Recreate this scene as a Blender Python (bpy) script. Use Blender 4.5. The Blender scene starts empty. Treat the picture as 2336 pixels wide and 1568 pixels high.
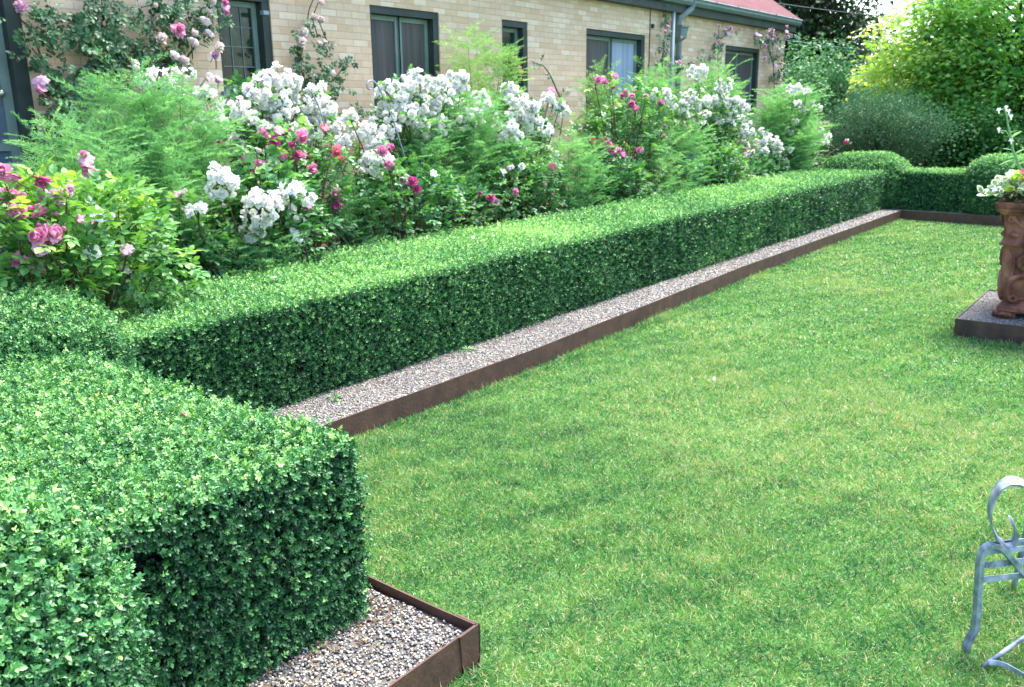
import bpy, math, random
import numpy as np
from mathutils import Matrix, Vector
rs = np.random.RandomState(7); random.seed(7)
S = bpy.context.scene; COL = S.collection
PI = math.pi

# ------------------------------------------------------------------ camera
H = 1.85
M = np.array([[0.60599519, -0.79538372, -0.01160045],
              [0.21215618, 0.14755044, 0.96603241],
              [-0.7666548, -0.5878721, 0.25816043]])     # rows: camera x, y, z axes in world space
F = 1987.68                                               # focal length for a 2336 px wide frame
CAM = np.array([0, 0, H])
cd = bpy.data.cameras.new('Camera'); cam = bpy.data.objects.new('Camera', cd); COL.objects.link(cam)
mw = Matrix([list(M[:, 0]) + [0], list(M[:, 1]) + [0], list(M[:, 2]) + [0], [0, 0, 0, 1]]).transposed()
mw = Matrix([[M[0, 0], M[1, 0], M[2, 0], 0], [M[0, 1], M[1, 1], M[2, 1], 0], [M[0, 2], M[1, 2], M[2, 2], H], [0, 0, 0, 1]])
cam.matrix_world = mw
cd.sensor_width = 36; cd.lens = F / 2336 * 36; cd.clip_start = .05; cd.clip_end = 1000
cd.dof.use_dof = True; cd.dof.focus_distance = 2.7; cd.dof.aperture_fstop = 8.0
S.camera = cam
S.render.resolution_x = 1024; S.render.resolution_y = 687

# ------------------------------------------------------------------ sky, sun, exposure
SUN_EL, SUN_AZ = math.radians(64), math.radians(100)      # azimuth counted from +Y towards +X
w = bpy.data.worlds.new("World"); S.world = w; w.use_nodes = True
nt = w.node_tree; bg = nt.nodes['Background']
sky = nt.nodes.new('ShaderNodeTexSky'); sky.sky_type = 'NISHITA'; sky.sun_disc = False
sky.sun_elevation = SUN_EL; sky.sun_rotation = SUN_AZ; sky.dust_density = 1.5; sky.air_density = 1.0; sky.ozone_density = 1.0
nt.links.new(sky.outputs[0], bg.inputs[0]); bg.inputs[1].default_value = .135
sl = bpy.data.lights.new('Sun', 'SUN'); so = bpy.data.objects.new('Sun', sl); COL.objects.link(so)
sl.energy = 3.2; sl.angle = math.radians(25); sl.color = (1, .96, .88)
sd = Vector((math.sin(SUN_AZ) * math.cos(SUN_EL), math.cos(SUN_AZ) * math.cos(SUN_EL), math.sin(SUN_EL)))
so.rotation_euler = sd.to_track_quat('Z', 'Y').to_euler()
S.view_settings.view_transform = 'Standard'; S.view_settings.look = 'None'
S.view_settings.exposure = 2.2; S.view_settings.gamma = 1
S.render.engine = 'CYCLES'
S.cycles.max_bounces = 6; S.cycles.diffuse_bounces = 3; S.cycles.transmission_bounces = 4; S.cycles.glossy_bounces = 2

def ray(px, py):
    v = M.T @ np.array([px - 1168, -(py - 784), -F]); return v / np.linalg.norm(v)
def at(px, py, x=None, y=None, z=None):
    r = ray(px, py)
    if x is not None: t = x / r[0]
    elif y is not None: t = y / r[1]
    else: t = (z - H) / r[2]
    return CAM + r * t

# ------------------------------------------------------------------ helpers
def tag(o, label=None, cat=None, group=None, kind=None):
    if label: o['label'] = label
    if cat: o['category'] = cat
    if group: o['group'] = group
    if kind: o['kind'] = kind
    return o
def empty(name, loc=(0, 0, 0)):
    o = bpy.data.objects.new(name, None); COL.objects.link(o); o.location = loc
    o.empty_display_size = .1
    return o
def adopt(o, parent):
    if parent is not None:
        o.parent = parent
        o.matrix_parent_inverse = Matrix.Translation(-Vector(parent_world(parent)))
def parent_world(p):
    v = Vector(p.location)
    return v

class MB:
    """collects geometry and links it as one mesh"""
    def __init__(s): s.v = []; s.l = []; s.n = []; s.m = []; s.r = []; s.c = 0
    def add(s, v, loops, sizes, mi=0, rnd=0.5):
        v = np.asarray(v, float).reshape(-1, 3); k = len(v)
        s.v.append(v); s.l.append(np.asarray(loops, np.int64) + s.c); s.n.append(np.asarray(sizes, np.int64))
        s.m.append(np.full(len(sizes), mi) if np.isscalar(mi) else np.asarray(mi))
        s.r.append(np.full(k, rnd) if np.isscalar(rnd) else np.asarray(rnd)); s.c += k
        return s
    def polys(s, v, faces, mi=0, rnd=.5):
        return s.add(v, [i for f in faces for i in f], [len(f) for f in faces], mi, rnd)
    def box(s, a, b, mi=0, rnd=.5):
        x0, y0, z0 = a; x1, y1, z1 = b
        v = [(x0, y0, z0), (x1, y0, z0), (x1, y1, z0), (x0, y1, z0), (x0, y0, z1), (x1, y0, z1), (x1, y1, z1), (x0, y1, z1)]
        return s.polys(v, [(0, 3, 2, 1), (4, 5, 6, 7), (0, 1, 5, 4), (1, 2, 6, 5), (2, 3, 7, 6), (3, 0, 4, 7)], mi, rnd)
    def tube(s, pts, rad, sides=6, mi=0, cap=True, rnd=.5):
        pts = np.asarray(pts, float); n = len(pts)
        rad = np.full(n, rad) if np.isscalar(rad) else np.asarray(rad)
        t = np.gradient(pts, axis=0); t /= np.linalg.norm(t, axis=1)[:, None] + 1e-9
        u = np.cross(t[0], (0, 0, 1)); 
        if np.linalg.norm(u) < .1: u = np.cross(t[0], (1, 0, 0))
        V = []
        for i in range(n):
            u = u - t[i] * (u @ t[i]); u /= np.linalg.norm(u) + 1e-9; w_ = np.cross(t[i], u)
            a = np.arange(sides) * 2 * PI / sides
            V.append(pts[i] + rad[i] * (np.cos(a)[:, None] * u + np.sin(a)[:, None] * w_))
        V = np.concatenate(V); f = []
        for i in range(n - 1):
            for j in range(sides):
                k = (j + 1) % sides
                f.append((i * sides + j, i * sides + k, (i + 1) * sides + k, (i + 1) * sides + j))
        if cap: f.append(tuple(range(sides))[::-1]); f.append(tuple((n - 1) * sides + j for j in range(sides)))
        return s.polys(V, f, mi, rnd)
    def lathe(s, prof, c, sides=24, mi=0, sq=False):
        prof = np.asarray(prof, float); a = np.arange(sides) * 2 * PI / sides
        if sq: a = PI / 4 + np.arange(4) * PI / 2; sides = 4
        k = math.sqrt(2) if sq else 1
        V = np.array([[c[0] + r * k * math.cos(t), c[1] + r * k * math.sin(t), c[2] + z] for r, z in prof for t in a])
        f = [(i * sides + j, i * sides + (j + 1) % sides, (i + 1) * sides + (j + 1) % sides, (i + 1) * sides + j) for i in range(len(prof) - 1) for j in range(sides)]
        f.append(tuple(range(sides))[::-1]); f.append(tuple((len(prof) - 1) * sides + j for j in range(sides)))
        return s.polys(V, f, mi)
    def ribbon(s, pts, wid, thick, wdir, mi=0):
        """flat bar following pts, its width along wdir"""
        pts = np.asarray(pts, float); wdir = np.asarray(wdir, float); wdir /= np.linalg.norm(wdir)
        t = np.gradient(pts, axis=0); t /= np.linalg.norm(t, axis=1)[:, None]
        nn = np.cross(t, wdir); nn /= np.linalg.norm(nn, axis=1)[:, None]
        V = []
        for p, n_ in zip(pts, nn):
            V += [p - wdir * wid / 2 - n_ * thick / 2, p + wdir * wid / 2 - n_ * thick / 2, p + wdir * wid / 2 + n_ * thick / 2, p - wdir * wid / 2 + n_ * thick / 2]
        f = [(i * 4 + j, i * 4 + (j + 1) % 4, (i + 1) * 4 + (j + 1) % 4, (i + 1) * 4 + j) for i in range(len(pts) - 1) for j in range(4)]
        f += [(3, 2, 1, 0), tuple((len(pts) - 1) * 4 + j for j in range(4))]
        return s.polys(V, f, mi)
    def inst(s, tpl, pos, frames, scale, rnd, mi=0):
        """copies of a template: tpl=(V, loops, sizes[, rnd offset]); frames (N,3,3) columns = axes"""
        V, L, Z = tpl[:3]; V = np.asarray(V, float); L = np.asarray(L); Z = np.asarray(Z)
        N = len(pos)
        if N == 0: return s
        sc = np.asarray(scale, float)
        if sc.ndim == 0: sc = np.full(N, float(sc))
        P = np.einsum('nij,kj->nki', frames, V) * sc[:, None, None] + pos[:, None, :]
        k = len(V)
        LL = (L[None, :] + (np.arange(N) * k)[:, None]).ravel()
        r = np.repeat(np.asarray(rnd), k)
        if len(tpl) > 3: r = r + np.tile(tpl[3], N)
        s.v.append(P.reshape(-1, 3)); s.l.append(LL + s.c); s.n.append(np.tile(Z, N))
        s.m.append(np.full(N * len(Z), mi)); s.r.append(r); s.c += N * k
        return s
    def build(s, name, mats, parent=None, smooth=False, origin=None):
        me = bpy.data.meshes.new(name)
        v = np.concatenate(s.v); l = np.concatenate(s.l); n = np.concatenate(s.n); m = np.concatenate(s.m); r = np.concatenate(s.r)
        org = np.zeros(3)
        if parent is not None and origin is None: org = np.array(parent['_w']) if '_w' in parent else np.zeros(3)
        if origin is not None: org = np.asarray(origin, float)
        v = v - org
        me.vertices.add(len(v)); me.vertices.foreach_set('co', v.astype(np.float32).ravel())
        me.loops.add(len(l)); me.loops.foreach_set('vertex_index', l.astype(np.int32))
        me.polygons.add(len(n)); st = np.concatenate([[0], np.cumsum(n)[:-1]])
        me.polygons.foreach_set('loop_start', st.astype(np.int32))
        me.polygons.foreach_set('material_index', m.astype(np.int32))
        me.polygons.foreach_set('use_smooth', np.full(len(n), bool(smooth)))
        me.update(calc_edges=True)
        at_ = me.attributes.new('rnd', 'FLOAT', 'POINT'); at_.data.foreach_set('value', r.astype(np.float32))
        for x in (mats if isinstance(mats, (list, tuple)) else [mats]): me.materials.append(x)
        o = bpy.data.objects.new(name, me); COL.objects.link(o)
        if parent is not None:
            o.parent = parent
            if origin is not None:
                pw = np.array(parent['_w']) if '_w' in parent else np.zeros(3); o.location = org - pw
            o['_w'] = [float(q) for q in org]
        else:
            o.location = org; o['_w'] = [float(q) for q in org]
        return o

def root(name, loc, label, cat, group=None):
    o = empty(name, loc); o['_w'] = [float(q) for q in loc]; return tag(o, label, cat, group)

# ---- noise on arrays
class SinNoise:
    def __init__(s, seed, k, n=7):
        r = np.random.RandomState(seed); d = r.normal(size=(n, 3)); d /= np.linalg.norm(d, axis=1)[:, None]
        s.k = d * (k * r.uniform(.6, 1.6, n))[:, None]; s.p = r.uniform(0, 6.28, n)
    def __call__(s, P): return np.sin(P @ s.k.T + s.p).mean(1) * 1.6
n_lo = SinNoise(1, 2.2); n_mid = SinNoise(2, 7); n_hi = SinNoise(3, 22)

# ---- orientation frames: y axis along d, z axis near n
def frames(d, n):
    d = d / (np.linalg.norm(d, axis=1)[:, None] + 1e-9)
    x = np.cross(d, n); x /= np.linalg.norm(x, axis=1)[:, None] + 1e-9
    z = np.cross(x, d)
    return np.stack([x, d, z], 2)
def rdir(n, r=rs):
    v = r.normal(size=(n, 3)); return v / np.linalg.norm(v, axis=1)[:, None]

# ---- templates
def tpl_merge(parts):
    V = []; L = []; Z = []; R = []; c = 0
    for t in parts:
        v, l, z = t[:3]; V.append(np.asarray(v)); L.append(np.asarray(l) + c); Z.append(np.asarray(z))
        R.append(t[3] if len(t) > 3 else np.zeros(len(v))); c += len(v)
    return np.concatenate(V), np.concatenate(L), np.concatenate(Z), np.concatenate(R)
def leaf_hi(w=.3, cup=.08, droop=.1):
    V = [(0, 0, 0), (0, .5, -.0 - droop * .25), (0, 1, -droop), (w * .75, .25, cup), (w, .52, cup - droop * .25), (w * .6, .82, cup * .6 - droop * .7),
         (-w * .75, .25, cup), (-w, .52, cup - droop * .25), (-w * .6, .82, cup * .6 - droop * .7)]
    f = [(0, 3, 4, 1), (1, 4, 5, 2), (0, 1, 7, 6), (1, 2, 8, 7)]
    return np.array(V, float), [i for q in f for i in q], [4] * 4
def leaf_lo(w=.3, cup=.07):
    V = [(0, 0, 0), (w, .5, cup), (0, 1, 0), (-w, .5, cup)]
    return np.array(V, float), [0, 1, 2, 0, 2, 3], [3, 3]
def leaf_flat(w=.3):
    return np.array([(0, 0, 0), (w, .45, 0), (0, 1, 0), (-w, .45, 0)], float), [0, 1, 2, 3], [4]
def xf(t, mat, sc=1, off=(0, 0, 0), r=0):
    v = np.asarray(t[0]) * sc @ np.asarray(mat).T + np.asarray(off)
    return v, t[1], t[2], np.full(len(v), r)
def rotm(d, n):
    return frames(np.array([d], float), np.array([n], float))[0]
def sprig(seed, pairs=4, hi=True, ll=.5):
    """little box shoot along +Y, opposite leaf pairs turned by 90 degrees"""
    r = np.random.RandomState(seed); P = []
    base = leaf_hi(.3, .07, .12) if hi else leaf_lo(.3)
    for i in range(pairs):
        y = i / pairs * .8
        a0 = i * PI / 2 + r.uniform(-.4, .4)
        for s_ in (0, PI):
            a = a0 + s_ + r.uniform(-.2, .2); open_ = (1.05 - .5 * i / pairs) + r.uniform(-.15, .15)
            rad = np.array([math.cos(a), 0, math.sin(a)]); ax = np.array([0, 1, 0])
            d = rad * math.sin(open_) + ax * math.cos(open_); n = -rad * math.cos(open_) + ax * math.sin(open_)
            P.append(xf(base, rotm(d, n), ll * r.uniform(.8, 1.1), (0, y, 0), r.uniform(-.12, .12) + .1 * (i / pairs)))
    return tpl_merge(P)
def compound(seed, n=5, hi=True):
    """pinnate rose leaf along +Y, length about 1"""
    r = np.random.RandomState(seed); P = []
    base = leaf_hi(.34, .06, .14) if hi else leaf_lo(.36, .05)
    bend = r.uniform(.1, .35)
    def mid(y): return np.array([0, y, -bend * y * y])
    k = n // 2
    for i in range(k):
        y = .32 + .32 * i
        for s_ in (-1, 1):
            d = np.array([s_ * .95, .45, -.15 + r.uniform(-.15, .15)]); nn = np.array([s_ * .1, .1, 1.]) + r.normal(size=3) * .12
            P.append(xf(base, rotm(d, nn), r.uniform(.3, .4), mid(y), r.uniform(-.06, .06)))
    P.append(xf(base, rotm((0, 1, -bend), (0, .3, 1)), r.uniform(.4, .46), mid(.72), r.uniform(-.05, .05)))
    st = MB().tube([mid(0), mid(.4), mid(.8)], .012, 3, cap=False)
    P.append((st.v[0], st.l[0], st.n[0]))
    return tpl_merge(P)
def fern_spray(seed, n=84, hi=True):
    """feathery asparagus branchlet along +Y made of fine needles in a flat-ish drooping plume"""
    r = np.random.RandomState(seed); V = []; L = []; Z = []; c = 0; R = []
    def tri(a, d, w_, rr):
        nonlocal c
        s_ = np.cross(d, r.normal(size=3)); s_ /= np.linalg.norm(s_) + 1e-9
        V.extend([a - s_ * w_, a + s_ * w_, a + d]); L.extend([c, c + 1, c + 2]); Z.append(3); c += 3; R.extend([rr] * 3)
    for i in range(n):
        y = r.uniform(.02, 1) ** .8
        wid = .34 * (1 - y) ** .7 + .05
        side = r.choice([-1, 1]); q = r.uniform(0, 1)
        p0 = np.array([side * wid * q * .7, y + wid * q * .35, -.25 * y * y - .1 * q * wid])
        d = np.array([side * r.uniform(.3, 1), r.uniform(.2, 1.1), r.uniform(-.7, .5)]); d /= np.linalg.norm(d)
        tri(p0, d * r.uniform(.07, .15), .0095, r.uniform(-.15, .15))
    for k in range(6):
        y0 = k / 6; a = np.array([0, y0, -.25 * y0 * y0]); b = np.array([0, y0 + .17, -.25 * (y0 + .17) ** 2]); tri(a, (b - a) * 1.3, .008, -.1)
    return np.array(V), np.array(L), np.array(Z), np.array(R)
def petal(w_, l_, cup, curl, nu=3, nv=4, r=None):
    V = []; F_ = []
    for j in range(nv + 1):
        v = j / nv; ww = w_ * math.sin(PI * min(1, .12 + .80 * v)) ** .7
        if v == 1: ww = w_ * .45
        for i in range(nu + 1):
            u = (i / nu - .5) * 2
            x = u * ww; y = l_ * v * (1 - .12 * u * u * v)
            z = cup * u * u * .5 + curl * v * v + (r.uniform(-.03, .03) if r is not None else 0)
            V.append((x, y, z))
    for j in range(nv):
        for i in range(nu):
            a = j * (nu + 1) + i; F_.append((a, a + 1, a + nu + 2, a + nu + 1))
    return np.array(V), [i for f in F_ for i in f], [4] * len(F_)
def flower(seed, rows, mi_center=True):
    """rose bloom facing +Z; rows = list of (count, tilt from horizontal, size)"""
    r = np.random.RandomState(seed); P = []
    for k, (n, tilt, sz) in enumerate(rows):
        for i in range(n):
            a = 2 * PI * (i + .5 * k + r.uniform(-.2, .2)) / n; t = tilt + r.uniform(-.12, .12)
            rad = np.array([math.cos(a), math.sin(a), 0]); d = rad * math.cos(t) + np.array([0, 0, math.sin(t)]); nn = -rad * math.sin(t) + np.array([0, 0, math.cos(t)])
            P.append(xf(petal(.50 * sz, 1.0 * sz, .34, -.10 if t < .5 else .42, r=r), rotm(d, nn), r.uniform(.9, 1.08), (0, 0, .03 * k), r.uniform(-.1, .1) + .12 * k))
    return tpl_merge(P)
def ico(r_=1, sub=0):
    t = (1 + 5 ** .5) / 2
    V = np.array([(-1, t, 0), (1, t, 0), (-1, -t, 0), (1, -t, 0), (0, -1, t), (0, 1, t), (0, -1, -t), (0, 1, -t), (t, 0, -1), (t, 0, 1), (-t, 0, -1), (-t, 0, 1)], float)
    V /= np.linalg.norm(V[0])
    f = [(0, 11, 5), (0, 5, 1), (0, 1, 7), (0, 7, 10), (0, 10, 11), (1, 5, 9), (5, 11, 4), (11, 10, 2), (10, 7, 6), (7, 1, 8), (3, 9, 4), (3, 4, 2), (3, 2, 6), (3, 6, 8), (3, 8, 9), (4, 9, 5), (2, 4, 11), (6, 2, 10), (8, 6, 7), (9, 8, 1)]
    return V * r_, [i for q in f for i in q], [3] * 20

# ------------------------------------------------------------------ materials
def nmat(name, rough=.6, spec=.3):
    m = bpy.data.materials.new(name); m.use_nodes = True; t = m.node_tree
    b = t.nodes['Principled BSDF']; b.inputs['Roughness'].default_value = rough; b.inputs['Specular IOR Level'].default_value = spec
    return m, t, b
def N(t, kind, **kw):
    n = t.nodes.new(kind)
    for k, v in kw.items():
        if k in n.inputs: n.inputs[k].default_value = v
        else: setattr(n, k, v)
    return n
def ramp(t, stops, fac):
    r = t.nodes.new('ShaderNodeValToRGB'); e = r.color_ramp.elements
    while len(e) < len(stops): e.new(.5)
    for q, (p, c) in zip(e, stops): q.position = p; q.color = (*c, 1)
    t.links.new(fac, r.inputs[0]); return r.outputs[0]
def leafmat(name, stops, rough=.4, spec=.45, trans=.25, tcol=None, patch=None):
    """leaf: colour by the leaf's own random value (and slow patches), part of the light goes through"""
    m, t, b = nmat(name, rough, spec)
    a = N(t, 'ShaderNodeAttribute', attribute_name='rnd'); f = a.outputs['Fac']
    if patch:
        tc = N(t, 'ShaderNodeTexCoord'); nz = N(t, 'ShaderNodeTexNoise', Scale=patch[0], Detail=2.0)
        t.links.new(tc.outputs['Object'], nz.inputs['Vector'])
        mx = N(t, 'ShaderNodeMath', operation='MULTIPLY_ADD'); t.links.new(nz.outputs['Fac'], mx.inputs[0]); mx.inputs[1].default_value = patch[1]; 
        ad = N(t, 'ShaderNodeMath', operation='SUBTRACT'); t.links.new(f, ad.inputs[0]); ad.inputs[1].default_value = patch[1] * .5
        t.links.new(ad.outputs[0], mx.inputs[2]); f = mx.outputs[0]
    c = ramp(t, stops, f); t.links.new(c, b.inputs['Base Color'])
    tr = N(t, 'ShaderNodeBsdfTranslucent')
    if tcol:
        mm = N(t, 'ShaderNodeMix', data_type='RGBA', blend_type='MULTIPLY'); mm.inputs[0].default_value = 1; t.links.new(c, mm.inputs[6]); mm.inputs[7].default_value = (*tcol, 1); t.links.new(mm.outputs[2], tr.inputs[0])
    else: t.links.new(c, tr.inputs[0])
    ms = N(t, 'ShaderNodeMixShader'); ms.inputs[0].default_value = trans
    t.links.new(b.outputs[0], ms.inputs[1]); t.links.new(tr.outputs[0], ms.inputs[2])
    t.links.new(ms.outputs[0], t.nodes['Material Output'].inputs[0]); return m
def noisemat(name, stops, scale=20, detail=6, rough=.8, spec=.2, bump=0, bscale=None, metallic=0, dist=0, stretch=None):
    m, t, b = nmat(name, rough, spec); b.inputs['Metallic'].default_value = metallic
    tc = N(t, 'ShaderNodeTexCoord'); nz = N(t, 'ShaderNodeTexNoise', Scale=scale, Detail=detail, Distortion=dist)
    v = tc.outputs['Object']
    if stretch:
        mp = N(t, 'ShaderNodeMapping'); mp.inputs['Scale'].default_value = stretch; t.links.new(v, mp.inputs[0]); v = mp.outputs[0]
    t.links.new(v, nz.inputs['Vector'])
    t.links.new(ramp(t, stops, nz.outputs['Fac']), b.inputs['Base Color'])
    if bump:
        n2 = N(t, 'ShaderNodeTexNoise', Scale=bscale or scale * 3, Detail=4.0); t.links.new(v, n2.inputs['Vector'])
        bp = N(t, 'ShaderNodeBump', Strength=bump, Distance=.01); t.links.new(n2.outputs['Fac'], bp.inputs['Height']); t.links.new(bp.outputs[0], b.inputs['Normal'])
    return m
def flat(name, c, rough=.6, spec=.3, metallic=0):
    m, t, b = nmat(name, rough, spec); b.inputs['Base Color'].default_value = (*c, 1); b.inputs['Metallic'].default_value = metallic; return m

MT = {}
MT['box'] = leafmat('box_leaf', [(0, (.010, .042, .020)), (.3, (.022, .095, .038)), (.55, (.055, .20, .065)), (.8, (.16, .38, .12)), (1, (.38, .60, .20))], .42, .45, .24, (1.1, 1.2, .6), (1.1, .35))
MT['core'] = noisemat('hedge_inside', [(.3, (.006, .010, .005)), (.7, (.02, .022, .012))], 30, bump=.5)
MT['rose'] = leafmat('rose_leaf', [(0, (.018, .07, .032)), (.35, (.05, .18, .065)), (.7, (.14, .33, .11)), (1, (.30, .50, .16))], .42, .45, .3, (1.2, 1.3, .5), (1.4, .5))
MT['rose_y'] = leafmat('young_rose_leaf', [(0, (.03, .12, .04)), (.4, (.09, .27, .07)), (.7, (.24, .46, .09)), (1, (.46, .64, .14))], .42, .45, .35, (1.2, 1.2, .5))
MT['climb'] = leafmat('climbing_rose_leaf', [(0, (.014, .055, .025)), (.5, (.035, .12, .045)), (1, (.09, .23, .08))], .45, .4, .2)
MT['fern'] = leafmat('fern_needle', [(0, (.10, .28, .12)), (.5, (.23, .48, .21)), (1, (.42, .62, .26))], .6, .2, .45, (1.1, 1.2, .6), (1.5, .6))
MT['fern_pale'] = leafmat('pale_fern_needle', [(0, (.16, .34, .10)), (.5, (.30, .50, .13)), (1, (.45, .62, .2))], .6, .2, .45)
MT['stem'] = noisemat('green_stem', [(.3, (.05, .09, .025)), (.7, (.12, .12, .05))], 15)
MT['wood'] = noisemat('brown_stem', [(.3, (.05, .035, .022)), (.7, (.13, .09, .06))], 20, bump=.4)
MT['bark'] = noisemat('bark', [(.3, (.025, .02, .016)), (.7, (.08, .065, .05))], 6, bump=.7, stretch=(1, 1, .25))
def petalmat(name, stops, trans=.35):
    m = leafmat(name, stops, .7, .15, trans); return m
MT['white'] = petalmat('white_petal', [(0, (.90, .90, .87)), (.6, (.92, .91, .88)), (1, (.92, .87, .80))])
MT['blush'] = petalmat('blush_petal', [(0, (.74, .62, .60)), (.6, (.80, .70, .67)), (1, (.84, .70, .66))])
MT['pink'] = petalmat('pink_petal', [(0, (.84, .48, .62)), (.5, (.80, .32, .52)), (1, (.74, .18, .40))])
MT['deep'] = petalmat('deep_pink_petal', [(0, (.76, .25, .47)), (.5, (.71, .15, .39)), (1, (.62, .07, .29))])
MT['coral'] = petalmat('coral_petal', [(0, (.82, .30, .34)), (.5, (.78, .20, .26)), (1, (.72, .13, .22))])
MT['mauve'] = petalmat('mauve_petal', [(0, (.78, .54, .68)), (.6, (.70, .44, .60)), (1, (.64, .32, .50))])
MT['stamen'] = flat('stamen', (.45, .30, .05), .7)

# lawn base
MT['turf'] = None
m, t, b = nmat('turf', .9, .1)
tc = N(t, 'ShaderNodeTexCoord'); n1 = N(t, 'ShaderNodeTexNoise', Scale=.9, Detail=3.0); n2 = N(t, 'ShaderNodeTexNoise', Scale=45, Detail=5.0)
t.links.new(tc.outputs['Object'], n1.inputs['Vector']); t.links.new(tc.outputs['Object'], n2.inputs['Vector'])
mx = N(t, 'ShaderNodeMath', operation='MULTIPLY_ADD'); mx.inputs[1].default_value = .6; t.links.new(n2.outputs['Fac'], mx.inputs[0])
m2 = N(t, 'ShaderNodeMath', operation='MULTIPLY'); m2.inputs[1].default_value = .4; t.links.new(n1.outputs['Fac'], m2.inputs[0]); t.links.new(m2.outputs[0], mx.inputs[2])
t.links.new(ramp(t, [(.3, (.025, .06, .015)), (.5, (.07, .16, .035)), (.7, (.12, .19, .07))], mx.outputs[0]), b.inputs['Base Color'])
MT['turf'] = m
MT['grass'] = leafmat('grass_blade', [(0, (.012, .075, .035)), (.3, (.050, .20, .065)), (.52, (.115, .325, .085)), (.70, (.21, .40, .11)), (.84, (.37, .40, .16)), (1, (.52, .42, .27))], .45, .4, .3, (1.1, 1.15, .5))
MT['soil'] = noisemat('soil', [(.3, (.022, .016, .012)), (.7, (.07, .05, .036))], 25, bump=1.0)
MT['ground'] = noisemat('far_ground', [(.3, (.03, .05, .018)), (.7, (.07, .10, .035))], 2)
MT['gravelbase'] = noisemat('gravel_fines', [(.3, (.09, .08, .075)), (.55, (.19, .175, .16)), (.75, (.32, .30, .275))], 140, 3, bump=1.0)
MT['pebble'] = leafmat('pebble', [(0, (.06, .06, .065)), (.3, (.13, .135, .145)), (.5, (.25, .235, .215)), (.75, (.37, .355, .33)), (.9, (.42, .28, .18)), (1, (.62, .59, .55))], .6, .3, 0)
MT['steel'] = noisemat('weathered_steel', [(.25, (.042, .023, .018)), (.5, (.074, .037, .027)), (.68, (.10, .048, .034)), (.82, (.17, .065, .035))], 9, 8, rough=.62, spec=.4, bump=.25, bscale=60, dist=.6)
MT['steel_dark'] = noisemat('dark_weathered_steel', [(.3, (.036, .022, .018)), (.7, (.09, .048, .035))], 9, 8, rough=.6, spec=.4, bump=.2)
MT['terra'] = noisemat('terracotta', [(.28, (.04, .022, .018)), (.42, (.14, .056, .041)), (.56, (.25, .098, .068)), (.68, (.33, .155, .115)), (.80, (.36, .27, .22))], 7, 8, rough=.75, spec=.2, bump=.5, bscale=40, dist=.4)
MT['zinc'] = noisemat('galvanised_metal', [(.32, (.10, .13, .17)), (.5, (.22, .27, .34)), (.72, (.40, .45, .53))], 22, 7, rough=.5, spec=.5, metallic=.35, bump=.15, bscale=90)
MT['frame_dark'] = noisemat('dark_green_paint', [(.3, (.028, .040, .037)), (.7, (.045, .062, .057))], 5, rough=.55)
MT['frame_sage'] = noisemat('sage_paint', [(.3, (.13, .19, .17)), (.7, (.19, .26, .235))], 5, rough=.5)
MT['gutter'] = noisemat('grey_green_metal', [(.3, (.11, .15, .15)), (.7, (.17, .22, .215))], 4, rough=.45)
MT['pipe'] = noisemat('blue_grey_pipe', [(.3, (.16, .22, .25)), (.7, (.24, .32, .35))], 5, rough=.5)
MT['screen'] = noisemat('insect_screen', [(.3, (.060, .056, .056)), (.7, (.10, .092, .088))], 3, rough=.5, stretch=(8, 1, .3))
MT['screen_blue'] = noisemat('blue_curtain_behind_screen', [(.35, (.20, .26, .36)), (.65, (.32, .39, .50))], 3, rough=.5, stretch=(9, 1, .15))
MT['door_glass'] = noisemat('storm_door_glass', [(.3, (.06, .085, .13)), (.7, (.10, .135, .20))], 1.2, rough=.12, spec=.6)
MT['glass'] = noisemat('dark_glass', [(.35, (.008, .014, .012)), (.6, (.015, .04, .02)), (.75, (.05, .11, .04))], 9, rough=.08, spec=.3)
MT['knob'] = flat('knob', (.5, .48, .42), .3, .5, .8)
MT['shingle'] = None
m, t, b = nmat('red_shingle', .85, .15)
tc = N(t, 'ShaderNodeTexCoord'); br = N(t, 'ShaderNodeTexBrick', Scale=1.0); br.inputs['Brick Width'].default_value = .3; br.inputs['Row Height'].default_value = .11; br.inputs['Mortar Size'].default_value = .004
br.inputs['Color1'].default_value = (.10, .036, .042, 1); br.inputs['Color2'].default_value = (.13, .05, .056, 1); br.inputs['Mortar'].default_value = (.10, .03, .03, 1)
t.links.new(tc.outputs['Object'], br.inputs['Vector']); t.links.new(br.outputs['Color'], b.inputs['Base Color']); MT['shingle'] = m
# brick
m, t, b = nmat('buff_brick', .85, .15)
tc = N(t, 'ShaderNodeTexCoord'); mp = N(t, 'ShaderNodeMapping'); mp.inputs['Rotation'].default_value = (math.radians(90), 0, 0)
t.links.new(tc.outputs['Object'], mp.inputs[0])
sep = N(t, 'ShaderNodeSeparateXYZ'); t.links.new(tc.outputs['Object'], sep.inputs[0])
cmb = N(t, 'ShaderNodeCombineXYZ'); ax = N(t, 'ShaderNodeMath', operation='ADD'); t.links.new(sep.outputs[0], ax.inputs[0]); t.links.new(sep.outputs[1], ax.inputs[1])
t.links.new(ax.outputs[0], cmb.inputs[0]); t.links.new(sep.outputs[2], cmb.inputs[1])
def brick(c1, c2, mo):
    q = N(t, 'ShaderNodeTexBrick', Scale=1.0); q.inputs['Brick Width'].default_value = .205; q.inputs['Row Height'].default_value = .0677
    q.inputs['Mortar Size'].default_value = .0045; q.inputs['Mortar Smooth'].default_value = .2; q.inputs['Bias'].default_value = 0
    q.inputs['Color1'].default_value = (*c1, 1); q.inputs['Color2'].default_value = (*c2, 1); q.inputs['Mortar'].default_value = (*mo, 1)
    t.links.new(cmb.outputs[0], q.inputs['Vector']); return q
q1 = brick((0, 0, 0), (1, 1, 1), (.5, .5, .5))
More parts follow.
